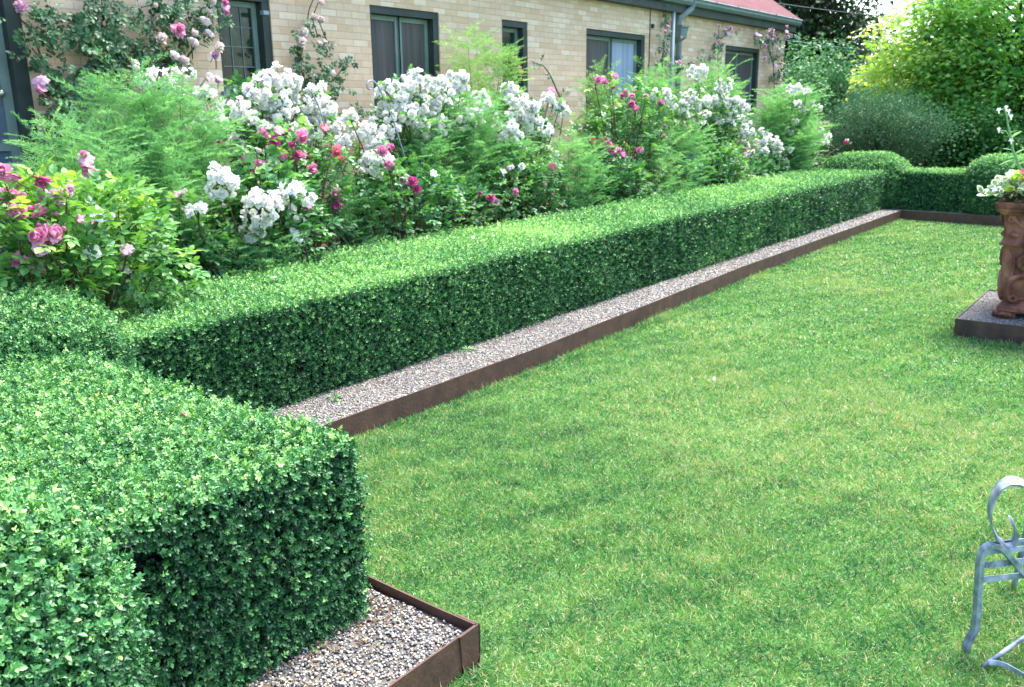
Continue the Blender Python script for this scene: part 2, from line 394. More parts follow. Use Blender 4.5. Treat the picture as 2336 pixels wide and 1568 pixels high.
col = ramp(t, [(0, (.57, .40, .255)), (.3, (.62, .45, .30)), (.55, (.63, .46, .325)), (.8, (.67, .52, .37)), (1, (.70, .57, .43))], q1.outputs['Color'])
mxb = N(t, 'ShaderNodeMix', data_type='RGBA'); t.links.new(q1.outputs['Fac'], mxb.inputs[0]); t.links.new(col, mxb.inputs[6]); mxb.inputs[7].default_value = (.46, .39, .30, 1)
nz = N(t, 'ShaderNodeTexNoise', Scale=14, Detail=5.0); t.links.new(tc.outputs['Object'], nz.inputs['Vector'])
mul = N(t, 'ShaderNodeMix', data_type='RGBA', blend_type='MULTIPLY'); mul.inputs[0].default_value = 1
t.links.new(mxb.outputs[2], mul.inputs[6]); t.links.new(ramp(t, [(.3, (.92, .92, .92)), (.7, (1.04, 1.03, 1.02))], nz.outputs['Fac']), mul.inputs[7])
t.links.new(mul.outputs[2], b.inputs['Base Color'])
bp = N(t, 'ShaderNodeBump', Strength=.6, Distance=.006, invert=True); t.links.new(q1.outputs['Fac'], bp.inputs['Height']); t.links.new(bp.outputs[0], b.inputs['Normal'])
MT['brick'] = m

# ------------------------------------------------------------------ ground, lawn, bed, gravel
ST, GZ, GN = .155, .142, .125            # steel top, main gravel, near gravel levels
WY = 7.0                                 # plane of the house wall
XF, YS = 15.7, 3.70                      # far steel, long steel
MB().polys([(-120, -150, -.03), (250, -150, -.03), (250, 200, -.03), (-120, 200, -.03)], [(0, 1, 2, 3)]).build('ground', MT['ground']); tag(bpy.data.objects['ground'], kind='structure')
lawn = MB()
gx = np.linspace(.3, 15.9, 60); gy = np.linspace(-3.5, 4.0, 40)
VV = np.array([(x, y, -.012 + .006 * math.sin(x * 1.7 + y) + .004 * math.sin(y * 3.1)) for y in gy for x in gx])
lawn.polys(VV, [(j * 60 + i, j * 60 + i + 1, (j + 1) * 60 + i + 1, (j + 1) * 60 + i) for j in range(39) for i in range(59)])
tag(lawn.build('lawn', MT['turf'], smooth=True), kind='structure')
tag(MB().box((-2.5, 3.9, -.02), (16.5, WY + .15, .09)).build('garden_bed', MT['soil']), kind='structure')
tag(MB().box((16.5, -12, -.02), (60, 30, .02)).build('woodland_floor', MT['soil']), kind='structure')
def ycurve(x): return np.interp(x, [2, 5, 7.2, 9.2, 15.7], [3.664, 3.632, 3.70, 3.765, 3.752])
gxs = np.linspace(2.04, XF - .004, 50); V = []
for x in gxs: V += [(x, ycurve(x) + .004, GZ - .006), (x, 4.4, GZ - .006), (x, ycurve(x) + .004, -.05)]
tag(MB().polys(V, [(3 * i, 3 * i + 3, 3 * i + 4, 3 * i + 1) for i in range(49)] + [(3 * i, 3 * i + 2, 3 * i + 5, 3 * i + 3) for i in range(49)]).build('gravel_path', MT['gravelbase']), kind='structure')
tag(MB().box((-1.5, 1.72, .0), (2.0, 4.2, GN - .008)).build('gravel_path', MT['gravelbase']), kind='structure')
tag(MB().box((XF + .01, -6, .02), (16.5, 4.36, GZ - .010)).build('gravel_path', MT['gravelbase']), kind='structure')

def pebbles(name, regs, mi='pebble'):
    mb = MB(); tp = ico()
    for (x0, x1, y0, y1, z, dens, s0, s1) in regs:
        n = int((x1 - x0) * (y1 - y0) * dens)
        p = np.stack([rs.uniform(x0, x1, n), rs.uniform(y0, y1, n), z + rs.uniform(-.004, .004, n)], 1)
        if x0 >= 2: p[:, 1] = ycurve(p[:, 0]) + .01 + (p[:, 1] - y0) * .9
        fr = frames(rdir(n), rdir(n)); fr = fr * rs.uniform(.6, 1.15, (n, 1, 3)); 
        # flatten vertically
        fr[:, 2, :] *= .7
        mb.inst(tp, p, fr, rs.uniform(s0, s1, n), rs.beta(2, 2, n) if 0 else rs.uniform(0, 1, n))
    o = mb.build(name, MT[mi], smooth=True); return tag(o, kind='stuff')
tag(pebbles('gravel', [(.2, 1.99, 1.725, 2.35, GN - .003, 11000, .0038, .0074), (1.75, 2.02, 2.3, 3.65, GN - .003, 11000, .0038, .0074)]), 'loose mixed pebbles round the foot of the nearest hedge', 'gravel')
tag(pebbles('gravel', [(2.0, 6.0, YS, 4.3, GZ - .004, 9500, .0038, .0074), (6.0, 10, YS, 4.3, GZ - .004, 4200, .006, .010), (10, XF, YS, 4.3, GZ - .004, 2300, .007, .012)]), 'grey pebble strip between the long hedge and steel edging', 'gravel')

def steel(name, pts, t_=.006, top=ST, low=-.03, mat='steel', label='', seg=12):
    """vertical steel plate along a ground polyline, with the small waves of bent sheet"""
    mb = MB(); P = []
    for (a, b_) in zip(pts[:-1], pts[1:]):
        a = np.array(a, float); b_ = np.array(b_, float)
        for i in range(seg): P.append(a + (b_ - a) * i / seg)
    P.append(np.array(pts[-1], float)); P = np.array(P)
    d = np.gradient(P, axis=0); d /= np.linalg.norm(d, axis=1)[:, None]; nn = np.stack([-d[:, 1], d[:, 0]], 1)
    P = P + nn * (np.sin(np.arange(len(P)) * .7) * .0022)[:, None]
    V = []
    for p, q in zip(P, nn):
        V += [(*(p - q * t_ / 2), low), (*(p + q * t_ / 2), low), (*(p + q * t_ / 2), top), (*(p - q * t_ / 2), top)]
    k = len(P)
    f = [(i * 4 + j, i * 4 + (j + 1) % 4, (i + 1) * 4 + (j + 1) % 4, (i + 1) * 4 + j) for i in range(k - 1) for j in range(4)] + [(3, 2, 1, 0), tuple((k - 1) * 4 + j for j in range(4))]
    mb.polys(V, f); o = mb.build(name, MT[mat], origin=(*P[0], 0)); return o
G_ED = 'rusty steel edging plates'
tag(steel('steel_edging', [(2.03, 3.664), (3.5, 3.648), (5, 3.632), (7.2, 3.70), (9.2, 3.765)], .007), 'rusty steel plate, longest, from near hedge to the joint in the lawn border', 'edging', G_ED)
tag(steel('steel_edging', [(9.205, 3.768), (12.5, 3.760), (XF, 3.752)], .007, ST - .003), 'rusty steel plate of the long border beyond the joint', 'edging', G_ED)
tag(steel('steel_edging', [(XF, 3.745), (15.56, 2.2), (15.35, -.5), (15.1, -3.5)], .007), 'dark steel plate across the far end of the lawn', 'edging', G_ED)
tag(steel('steel_edging', [(2.005, 1.712), (2.015, 2.7), (2.03, 3.66)], .007, ST), 'short steel plate running back from the nearest corner', 'edging', G_ED)
e = steel('steel_edging', [(-.6, 1.712), (.8, 1.708), (2.0, 1.709)], .007, ST); tag(e, 'steel plate in front of the nearest hedge with a riveted corner stake', 'edging', G_ED)
mb = MB(); c0 = np.array([[1.905, 1.700], [2.014, 1.700]])
V = [(1.912, 1.699, ST + .001), (2.013, 1.699, ST + .001), (2.013, 1.705, ST + .001), (1.912, 1.705, ST + .001),
     (1.926, 1.699, .0), (1.99, 1.699, -.02), (1.99, 1.705, -.02), (1.926, 1.705, .0), (2.013, 1.699, .05), (2.013, 1.705, .05)]
mb.polys(V, [(0, 4, 5, 8, 1), (3, 2, 9, 6, 7), (0, 1, 2, 3), (0, 3, 7, 4), (1, 8, 9, 2), (8, 5, 6, 9), (4, 7, 6, 5)])
mb.box((2.009, 1.699, -.02), (2.016, 1.80, ST + .001))
mb.build('corner_stake', MT['steel'], e)

def litter(regs, label):
    mb = MB()
    for x0, x1, y0, y1, z, n in regs:
        p = np.stack([rs.uniform(x0, x1, n), y1 - (y1 - y0) * rs.uniform(0, 1, n) ** 2, np.full(n, z)], 1)
        if x1 - x0 < 1: p[:, 1] = rs.uniform(y0, y1, n)
        d = rdir(n); d[:, 2] *= .25; mb.inst(leaf_lo(.25, .12), p, frames(d, np.array([0, 0, 1.]) + rdir(n) * .5), .018 * rs.uniform(.5, 1.3, n), rs.uniform(0, 1, n))
    tag(mb.build('leaf_litter', MT['litter']), label, 'leaf litter', kind='stuff')
MT['litter'] = leafmat('dead_leaf', [(0, (.04, .025, .015)), (.5, (.12, .07, .035)), (.85, (.22, .14, .07)), (1, (.08, .16, .04))], .7, .2, .1)
litter([(2.0, 6, 3.95, 4.3, GZ + .006, 1500), (6, 15.6, 3.95, 4.3, GZ + .008, 1600), (.3, 1.95, 1.86, 2.15, GN + .006, 700), (1.84, 1.97, 2.0, 3.6, GN + .006, 260)], 'brown leaf litter and clippings on the pebbles at the foot of the hedges')

# ------------------------------------------------------------------ lawn grass
def grass(name, regs, label):
    mb = MB()
    for (xa, xb, ya, yb, dens, w_, h_, hi) in regs:
        n = int((xb - xa) * (yb - ya) * dens)
        p = np.stack([rs.uniform(xa, xb, n), rs.uniform(ya, yb, n), np.zeros(n)], 1)
        # keep what lies inside the lawn border and near the view
        k = ~((p[:, 0] < 2.02) & (p[:, 1] > 1.705)) & (p[:, 0] < 15.15 + .145 * (p[:, 1] + .6)) & ~((p[:, 0] > 7.74) & (p[:, 0] < 9.22) & (p[:, 1] < 1.36) & (p[:, 1] > -.11))
        k &= p[:, 1] < ycurve(p[:, 0]) - .004
        q = (p - CAM) @ M.T; u = q[:, 0] / -q[:, 2]; vv = q[:, 1] / -q[:, 2]
        k &= (q[:, 2] < 0) & (np.abs(u) < .70) & (np.abs(vv) < .47)
        p = p[k]; n = len(p)
        lo = n_lo(p * [1.1, 1.1, 1]); mi_ = n_mid(p * [1, 1, 1]); hi_ = n_hi(p)
        lean = rs.normal(size=(n, 3)) * 1.25; lean[:, 2] = 0
        d = lean + [0, 0, 1.]
        d /= np.linalg.norm(d, axis=1)[:, None]
        L = h_ * rs.uniform(.5, 1.25, n) * (1 + .3 * mi_)
        rnd = np.clip(.43 + .07 * lo + .13 * mi_ + .19 * hi_ + .08 * n_hi(p * 2.2) + rs.normal(size=n) * .23, 0, 1)
        straw = rs.uniform(size=n) < .09 + .12 * np.clip(lo + .6 * mi_ + .2, 0, 1); rnd[straw] = rs.uniform(.85, 1, straw.sum())
        if hi: tp = (np.array([(-.5, 0, 0), (.5, 0, 0), (.42, .5, .06), (-.42, .5, .06), (0, 1, .28)]), [0, 1, 2, 3, 3, 2, 4], [4, 3])
        else: tp = (np.array([(-.5, 0, 0), (.5, 0, 0), (0, 1, .1)]), [0, 1, 2], [3])
        V = tp[0].copy()
        fr = frames(d, rdir(n)); fr = fr.copy(); fr[:, :, 0] *= (w_ * rs.uniform(.7, 1.3, n) / L)[:, None]
        mb.inst((V, tp[1], tp[2]), p, fr, L, rnd)
    o = mb.build(name, MT['grass']); tag(o, label, 'grass', kind='stuff')
grass('grass', [(1.2, 4.2, -1.0, 3.7, 27000, .0027, .034, True), (4.2, 6.5, -1.5, 3.8, 14000, .0042, .033, False),
                (6.5, 10, -2.0, 3.8, 6500, .0068, .031, False), (10, 15.8, -2.5, 3.8, 4000, .010, .032, False)], 'mown green lawn grass with yellowish patches')

EDGE = [(2.03, 8.0, 3.55, 3.77, 9000, .0035, .062, True), (8.0, 15.7, 3.68, 3.77, 5000, .006, .055, True), (2.018, 2.06, 1.7, 3.66, 9000, .003, .062, True), (1.2, 2.1, 1.62, 1.705, 9000, .003, .062, True), (7.6, 7.75, -.3, 1.5, 7000, .005, .055, True), (7.7, 9.3, 1.36, 1.42, 7000, .005, .055, True)]
grass('grass', EDGE, 'longer uncut grass tufts standing against the steel edging')

# ------------------------------------------------------------------ clipped hedges
SPR_HI = [sprig(i, 4, True, .5) for i in range(4)]
SPR_LO = [sprig(i + 20, 3, False, .55) for i in range(3)]
LEAFQ = leaf_lo(.3, .08)
def rbox_map(P, c, hx, r):
    """P on box surface -> rounded box surface; returns position and normal"""
    inner = np.maximum(np.array(hx) - r, 1e-3); q = np.clip(P, -inner, inner); d = P - q
    n = d / (np.linalg.norm(d, axis=1)[:, None] + 1e-9)
    rr = np.array(r) if np.ndim(r) else np.array([r] * 3)
    return q + n * rr + c, n
def box_sample(hx, dens_fn, c):
    out = []
    hx = np.array(hx)
    for ax in range(3):
        for s_ in (-1, 1):
            if ax == 2 and s_ == -1: continue
            o = [i for i in range(3) if i != ax]; A = 4 * hx[o[0]] * hx[o[1]]
            n = int(A * dens_fn[0]); p = np.zeros((n, 3)); p[:, ax] = s_ * hx[ax]
            p[:, o[0]] = rs.uniform(-hx[o[0]], hx[o[0]], n); p[:, o[1]] = rs.uniform(-hx[o[1]], hx[o[1]], n)
            if dens_fn[1] is not None:
                k = rs.uniform(size=n) < dens_fn[1](p + c); p = p[k]
            out.append(p)
    return np.concatenate(out)
def rbox_core(mb, c, hx, r, mi=1, nseg=10):
    hx = np.array(hx, float)
    for ax in range(3):
        for s_ in (-1, 1):
            o = [i for i in range(3) if i != ax]
            n0 = max(4, int(hx[o[0]] * 2 / .15)); n1 = max(4, int(hx[o[1]] * 2 / .15)); n0 = min(n0, 90)
            a = np.linspace(-hx[o[0]], hx[o[0]], n0); b_ = np.linspace(-hx[o[1]], hx[o[1]], n1)
            P = np.zeros((n0 * n1, 3)); g = np.meshgrid(a, b_, indexing='ij'); P[:, o[0]] = g[0].ravel(); P[:, o[1]] = g[1].ravel(); P[:, ax] = s_ * hx[ax]
            Q, _ = rbox_map(P, c, hx, r)
            f = [(i * n1 + j, (i + 1) * n1 + j, (i + 1) * n1 + j + 1, i * n1 + j + 1) for i in range(n0 - 1) for j in range(n1 - 1)]
            mb.polys(Q, f, mi)
def inside(P, blocks):
    k = np.zeros(len(P), bool)
    for c, hx, r in blocks:
        d = np.abs(P - np.array(c)) - (np.array(hx) - r); k |= (np.linalg.norm(np.maximum(d, 0), axis=1) < r - .03)
    return k
HOLES = []
def hedge(name, label, cat, blocks, dens, leafsize, tpls, lodfn=None, cut=(), group=None, wob=.02, bias=0.0, vis=None, upb=.5):
    """blocks: rounded boxes (centre, half size, radius) that grow together as one clipped hedge"""
    mb = MB(); cs = np.array(blocks[0][0]); 
    for bi, (c, hx, r) in enumerate(blocks):
        c = np.array(c, float)
        P = box_sample(hx, (dens, lodfn), c); Q, n = rbox_map(P, c, hx, r)
        others = [b_ for i, b_ in enumerate(blocks) if i != bi] + list(cut)
        k = ~inside(Q, others) & (Q[:, 2] > .09)
        if vis is not None: k &= vis(Q, n)
        Q = Q[k]; n = n[k]; N_ = len(Q)
        bumpn = n_mid(Q * .8) * wob + n_hi(Q * .7) * wob * .7
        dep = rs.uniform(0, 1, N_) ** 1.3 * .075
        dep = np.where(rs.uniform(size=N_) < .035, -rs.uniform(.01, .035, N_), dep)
        Q = Q + n * (bumpn - dep - .012)[:, None]
        keep = np.ones(N_, bool)
        gap = n_mid(Q * 1.5 + 3) + .7 * n_hi(Q * .8); keep &= ~((gap > 1.25) & (rs.uniform(size=N_) < .8) & (n[:, 2] < .6))
        for hc, hr in HOLES:
            dd = np.linalg.norm((Q - hc) * [1, 1, 1.2], axis=1); keep &= ~((dd < hr * (1 + .35 * n_hi(Q))) & (rs.uniform(size=N_) < .93))
        Q = Q[keep]; n = n[keep]; N_ = len(Q); dep = dep[keep]
        d = n + rdir(N_) * .75 + np.array([0, 0, upb]) * (1 - np.abs(n[:, 2:3]))
        fr = frames(d, rdir(N_) * .8 + np.array([0, 0, 1.]))
        sc = leafsize * rs.uniform(.7, 1.3, N_)
        if lodfn is not None: sc = sc * np.clip(1 / np.sqrt(lodfn(Q)), 1, 2.0)
        rnd = np.clip(.42 + bias + rs.normal(size=N_) * .17 + .10 * n_mid(Q * .6) + .30 * np.clip(n[:, 2], 0, 1) - .04 - dep * 1.5, 0, 1)  # top light painted into leaf colour: upward-facing leaves lighter; deeper-set leaves darker
        ti = rs.randint(len(tpls), size=N_)
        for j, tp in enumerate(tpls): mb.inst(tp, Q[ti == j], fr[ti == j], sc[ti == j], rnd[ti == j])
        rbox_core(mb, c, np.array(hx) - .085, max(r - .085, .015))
    o = mb.build(name, [MT['box'], MT['core']], origin=(cs[0], cs[1], 0)); return tag(o, label, cat, group)
def hole(px, py, r, **k): HOLES.append((at(px, py, **k), r))
hole(880, 803, .055, y=4.19); hole(722, 826, .045, y=4.19); hole(1010, 802, .045, y=4.2); hole(690, 850, .04, y=4.19); hole(935, 745, .035, y=4.17); hole(455, 770, .03, y=4.17); hole(1160, 700, .03, y=4.17)
hole(318, 1290, .06, y=2.13); hole(640, 1215, .03, y=2.1); hole(425, 1180, .025, y=2.1); hole(700, 1500, .03, y=2.1); hole(460, 1255, .022, y=2.1); hole(620, 1420, .02, y=2.1)
HB = .77
FGB = ((1.13, 3.10, .395), (.765, 1.0, .395), .06)                     # near cross hedge, flat part
FG2 = ((.38, 2.22, .51), (.61, .62, .51), .46)                            # nearest dome
DM1 = ((1.52, 4.72, .52), (.80, .80, .52), .5)                            # corner dome
LH = ((8.9, 4.76, HB / 2), (7.1, .645, HB / 2), .05)
vfar = None
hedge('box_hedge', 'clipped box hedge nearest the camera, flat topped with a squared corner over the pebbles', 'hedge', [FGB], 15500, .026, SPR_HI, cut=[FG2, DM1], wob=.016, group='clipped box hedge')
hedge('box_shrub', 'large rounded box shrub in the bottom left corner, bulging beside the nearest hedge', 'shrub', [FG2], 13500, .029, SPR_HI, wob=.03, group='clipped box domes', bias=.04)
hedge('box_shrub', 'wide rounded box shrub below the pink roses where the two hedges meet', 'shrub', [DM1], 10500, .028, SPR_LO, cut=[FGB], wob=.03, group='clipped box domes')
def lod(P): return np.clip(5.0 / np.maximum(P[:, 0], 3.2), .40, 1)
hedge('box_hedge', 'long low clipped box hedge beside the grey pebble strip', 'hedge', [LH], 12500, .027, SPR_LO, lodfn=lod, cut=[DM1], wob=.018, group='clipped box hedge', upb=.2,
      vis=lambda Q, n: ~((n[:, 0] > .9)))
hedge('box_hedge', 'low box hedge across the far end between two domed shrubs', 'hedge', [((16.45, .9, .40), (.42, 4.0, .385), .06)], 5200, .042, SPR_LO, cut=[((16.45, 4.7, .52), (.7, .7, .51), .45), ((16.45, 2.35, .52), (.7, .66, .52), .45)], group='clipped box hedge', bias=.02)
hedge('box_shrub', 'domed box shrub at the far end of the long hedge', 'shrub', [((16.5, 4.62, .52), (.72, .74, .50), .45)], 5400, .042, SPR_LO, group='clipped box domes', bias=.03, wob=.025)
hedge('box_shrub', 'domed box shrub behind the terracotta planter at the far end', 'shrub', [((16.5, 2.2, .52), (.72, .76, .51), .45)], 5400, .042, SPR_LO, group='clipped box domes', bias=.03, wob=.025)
# ------------------------------------------------------------------ house
house = root('brick_house', (10, WY, 0), 'long low house of buff brick with dark green windows and red roof', 'house')
DEPTH = .10
OPEN = {'door': (1.75, 3.24, .35, 2.93), 'w1': (4.92, 5.50, 2.02, 2.92), 'w2': (6.77, 7.84, 1.62, 2.93), 'w3': (9.0, 9.54, 1.62, 2.94), 'w4': (10.93, 12.62, 1.62, 2.955), 'w5': (15.6, 17.2, 1.62, 2.955)}
xs = sorted({-3., 18.5} | {o[0] for o in OPEN.values()} | {o[1] for o in OPEN.values()})
zs = sorted({0., 3.55} | {o[2] for o in OPEN.values()} | {o[3] for o in OPEN.values()})
mb = MB()
for i in range(len(xs) - 1):
    for j in range(len(zs) - 1):
        x0, x1, z0, z1 = xs[i], xs[i + 1], zs[j], zs[j + 1]; cx_, cz_ = (x0 + x1) / 2, (z0 + z1) / 2
        if any(o[0] < cx_ < o[1] and o[2] < cz_ < o[3] for o in OPEN.values()): continue
        mb.polys([(x0, WY, z0), (x1, WY, z0), (x1, WY, z1), (x0, WY, z1)], [(0, 1, 2, 3)])
for x0, x1, z0, z1 in OPEN.values():
    y0, y1 = WY, WY + .3
    mb.polys([(x0, y0, z0), (x1, y0, z0), (x1, y0, z1), (x0, y0, z1), (x0, y1, z0), (x1, y1, z0), (x1, y1, z1), (x0, y1, z1)], [(0, 4, 5, 1), (1, 5, 6, 2), (2, 6, 7, 3), (3, 7, 4, 0)])
mb.polys([(18.5, WY, 0), (18.5, 13, 0), (18.5, 13, 3.55), (18.5, 10, 5.7), (18.5, WY, 3.55)], [(0, 1, 2, 3, 4)])
mb.polys([(-3, WY, 0), (-3, WY, 3.55), (-3, 13, 3.55), (-3, 13, 0)], [(0, 1, 2, 3)])
mb.polys([(-3, 13, 0), (-3, 13, 3.55), (18.5, 13, 3.55), (18.5, 13, 0)], [(0, 1, 2, 3)])
mb.build('wall', MT['brick'], house)
MB().box((-2.9, WY + .35, .1), (18.4, WY + .4, 3.5)).build('inner_wall', MT['screen'], house)

def window(key, sashes, sill=True, muntin=None):
    x0, x1, z0, z1 = OPEN[key]; yf = WY + .015; b = .055
    mb = MB()
    mb.box((x0 + .001, yf, z1 - b - .02), (x1 - .001, WY + .2, z1 - .001)); mb.box((x0 + .001, yf, z0 + .03), (x0 + b * .6, WY + .2, z1 - b - .022))
    mb.box((x1 - b * 1.5, yf, z0 + .03), (x1 - .001, WY + .2, z1 - b - .022))
    win = mb.build('window', MT['frame_dark'], house)
    MB().box((x0 - .03, WY - .035, z0 - .02), (x1 + .03, WY + .2, z0 + .028)).build('sill', MT['frame_sage'], win)
    xa, xb = x0 + b * .6 + .002, x1 - b * 1.5 - .002; n = len(sashes); wd = (xb - xa) / n; ztop = z1 - b - .024; yb = WY + DEPTH
    for i, pm in enumerate(sashes):
        a, c = xa + i * wd + .001, xa + (i + 1) * wd - .001; f = .05
        s_ = MB(); s_.box((a, yb, z0 + .03), (a + f, yb + .04, ztop)); s_.box((c - f, yb, z0 + .03), (c, yb + .04, ztop))
        s_.box((a + f + .001, yb + .002, ztop - f), (c - f - .001, yb + .04, ztop)); s_.box((a + f + .001, yb + .002, z0 + .03), (c - f - .001, yb + .04, z0 + .03 + f))
        if n > 1:
            e_ = c if i == 0 else a; s_.box((e_ - .012, yb - .015, z0 + .03), (e_ + .010, yb - .001, ztop))
        s_.build('sash', MT['frame_sage'], win)
        MB().box((a + f * .8, yb + .02, z0 + .05), (c - f * .8, yb + .026, ztop - .01)).build('pane', MT[pm], win)
        if muntin:
            mu = MB(); nx, nz = muntin
            for k in range(1, nx): xx = a + f + (c - a - 2 * f) * k / nx; mu.box((xx - .004, yb + .012, z0 + .081), (xx + .004, yb + .0195, ztop - f - .001))
            for k in range(1, nz): zz = z0 + .08 + (ztop - f - z0 - .08) * k / nz; mu.box((a + f + .001, yb + .013, zz - .004), (c - f - .001, yb + .0195, zz + .004))
            mu.build('muntin', MT['gutter'], win)
        else:
            mu = MB()
            for k in (1, 2): zz = z0 + .03 + (ztop - z0) * k / 3; mu.box((a + f + .001, yb + .0275, zz - .008), (c - f - .001, yb + .03, zz + .008))
    return win
window('w1', ['glass'], muntin=(3, 4)); window('w2', ['screen', 'screen']); window('w3', ['glass']); window('w4', ['screen', 'screen_blue']); window('w5', ['screen', 'screen'])
x0, x1, z0, z1 = OPEN['door']
mb = MB(); mb.box((x1 - .11, WY + .01, z0), (x1 - .001, WY + .2, z1 - .001)); mb.box((x0 + .001, WY + .01, z0), (x0 + .11, WY + .2, z1 - .001)); mb.box((x0 + .111, WY + .01, z1 - .11), (x1 - .111, WY + .2, z1 - .001))
mb.box((x0 - .1, WY - .25, z0 - .12), (x1 + .1, WY + .2, z0 - .002))
door = mb.build('door', MT['frame_dark'], house)
mb = MB(); yb = WY + .08; a, c = x0 + .113, x1 - .113
for q in ((a, c, z0, z0 + .2), (a, c, 1.60, 1.66), (a, c, z1 - .2, z1 - .113)): mb.box((q[0], yb, q[2]), (q[1], yb + .04, q[3]))
for q in ((a, a + .07), (c - .07, c)): mb.box((q[0], yb - .002, z0), (q[1], yb + .042, z1 - .113))
mb.build('door_leaf', MT['frame_sage'], door)
MB().box((a + .04, yb + .015, z0 + .1), (c - .04, yb + .022, z1 - .15)).build('pane', MT['door_glass'], door)
p = at(2, 213, y=yb - .02); kb = MB(); kb.inst(ico(.035), np.array([p]), np.eye(3)[None], 1, [.5]); kb.tube([p, p + [0, .05, 0]], .012, 8); kb.build('handle', MT['knob'], door, smooth=True)

# roof, eaves, gutter
e0 = at(1826, 45, y=6.8); GX = e0[0]
mb = MB(); ye, ze = 6.80, 3.60
sl_ = .68; y2 = 10.0; z2 = ze + (y2 - ye) * sl_
V = [(-3.2, ye, ze), (GX, ye, ze), (GX, y2, z2), (-3.2, y2, z2), (-3.2, ye, ze - .03), (GX, ye, ze - .03), (GX, y2, z2 - .05), (-3.2, y2, z2 - .05)]
mb.polys(V, [(0, 1, 2, 3), (4, 7, 6, 5), (0, 4, 5, 1), (1, 5, 6, 2)])
mb.polys([(-3.2, y2, z2), (GX, y2, z2), (GX, 13.3, ze), (-3.2, 13.3, ze)], [(0, 1, 2, 3)])
mb.build('roof', MT['shingle'], house)
MB().box((-3.1, 6.86, 3.34), (GX - .06, 6.997, 3.56)).build('fascia', MT['frame_dark'], house)
mb = MB(); prof = [(6.855, 3.585), (6.76, 3.585), (6.745, 3.57), (6.765, 3.54), (6.765, 3.51), (6.80, 3.465), (6.855, 3.46)]
V = [(x, y, z) for x in (-3.1, GX) for y, z in prof]; k = len(prof)
mb.polys(V, [(i, (i + 1) % k, k + (i + 1) % k, k + i) for i in range(k)] + [tuple(range(k))[::-1], tuple(range(k, 2 * k))])
for xx in np.arange(2, GX, .9): mb.box((xx, 6.742, 3.573), (xx + .02, 6.86, 3.590))
gut = mb.build('gutter', MT['gutter'], house)
def cpx(cx, x, y, Y=6.9): return at((cx + x / 2.904) * .80663, y / 2.904 * .80663, y=Y)
P = [cpx(1500, 1330, -60, 6.80), cpx(1500, 1338, 30, 6.80), cpx(1500, 1320, 75, 6.82), cpx(1500, 1265, 120, 6.86), cpx(1500, 1225, 150, 6.9), cpx(1500, 1212, 210, 6.92)]
mb = MB(); mb.tube(P, .052, 10)
h0 = cpx(1500, 1232, 210, 6.92); h1 = cpx(1500, 1232, 345, 6.92)
a = .135
V = []
for zz, w_ in ((h0[2], a), (h0[2] - .03, a), (h0[2] - .035, a * .9), (h1[2] + .06, a * .8), (h1[2], a * .4)):
    V += [(h0[0] - w_, 6.995 - w_ * 1.3, zz), (h0[0] + w_, 6.995 - w_ * 1.3, zz), (h0[0] + w_, 6.995, zz), (h0[0] - w_, 6.995, zz)]
hd = MB(); hd.polys(V, [(i * 4 + j, i * 4 + (j + 1) % 4, i * 4 + 4 + (j + 1) % 4, i * 4 + 4 + j) for i in range(4) for j in range(4)] + [(0, 1, 2, 3), (19, 18, 17, 16)])
mb.tube([(h0[0], 6.93, h1[2]), (h0[0], 6.93, .1)], .045, 10)
for zz in (h1[2] - .25, 1.6, .8): mb.box((h0[0] - .06, 6.88, zz), (h0[0] + .06, 6.99, zz + .03))
ds = mb.build('downspout', MT['gutter'], house, smooth=False); hd.build('conductor_head', MT['gutter'], ds)
q = cpx(1500, 1155, 300, 6.93); MB().tube([(q[0], 6.90, 3.5), (q[0], 6.90, .1)], .034, 10).build('pipe', MT['pipe'], house, smooth=True)
q = cpx(1500, 982, 300, 6.99); MB().tube([(q[0], 6.992, 3.5), (q[0], 6.992, .4)], .007, 5).build('cable', MT['frame_dark'], house)
q2 = cpx(1500, 1003, 215, 6.985); MB().box(q2 - [.025, .02, .03], q2 + [.025, .01, .03]).build('cable_bracket', MT['frame_dark'], house)
q3 = cpx(0, 2165, 110, 6.99); MB().box((q3[0] - .03, 6.95, q3[2] - .015), (q3[0] + .03, 6.998, q3[2] + .02)).build('cable_bracket', MT['pipe'], house)

# overhead wires
def wire(p0, p1, sag, r, label, mat='frame_dark'):
    t = np.linspace(0, 1, 24)[:, None]; P = p0 + (p1 - p0) * t; P[:, 2] -= sag * 4 * t[:, 0] * (1 - t[:, 0])
    tag(MB().tube(P, r, 5).build('overhead_wire', MT[mat], origin=tuple(p0)), label, 'wire', 'overhead wires')
wire(at(1775, 8, x=18.7), at(2260, 48, x=30), .10, .011, 'thick dark overhead wire from the roof end across the trees')
wire(at(1780, 90, x=18.55), at(2290, 125, x=30), .12, .004, 'thin pale overhead wire, the lower of the two', 'pipe')

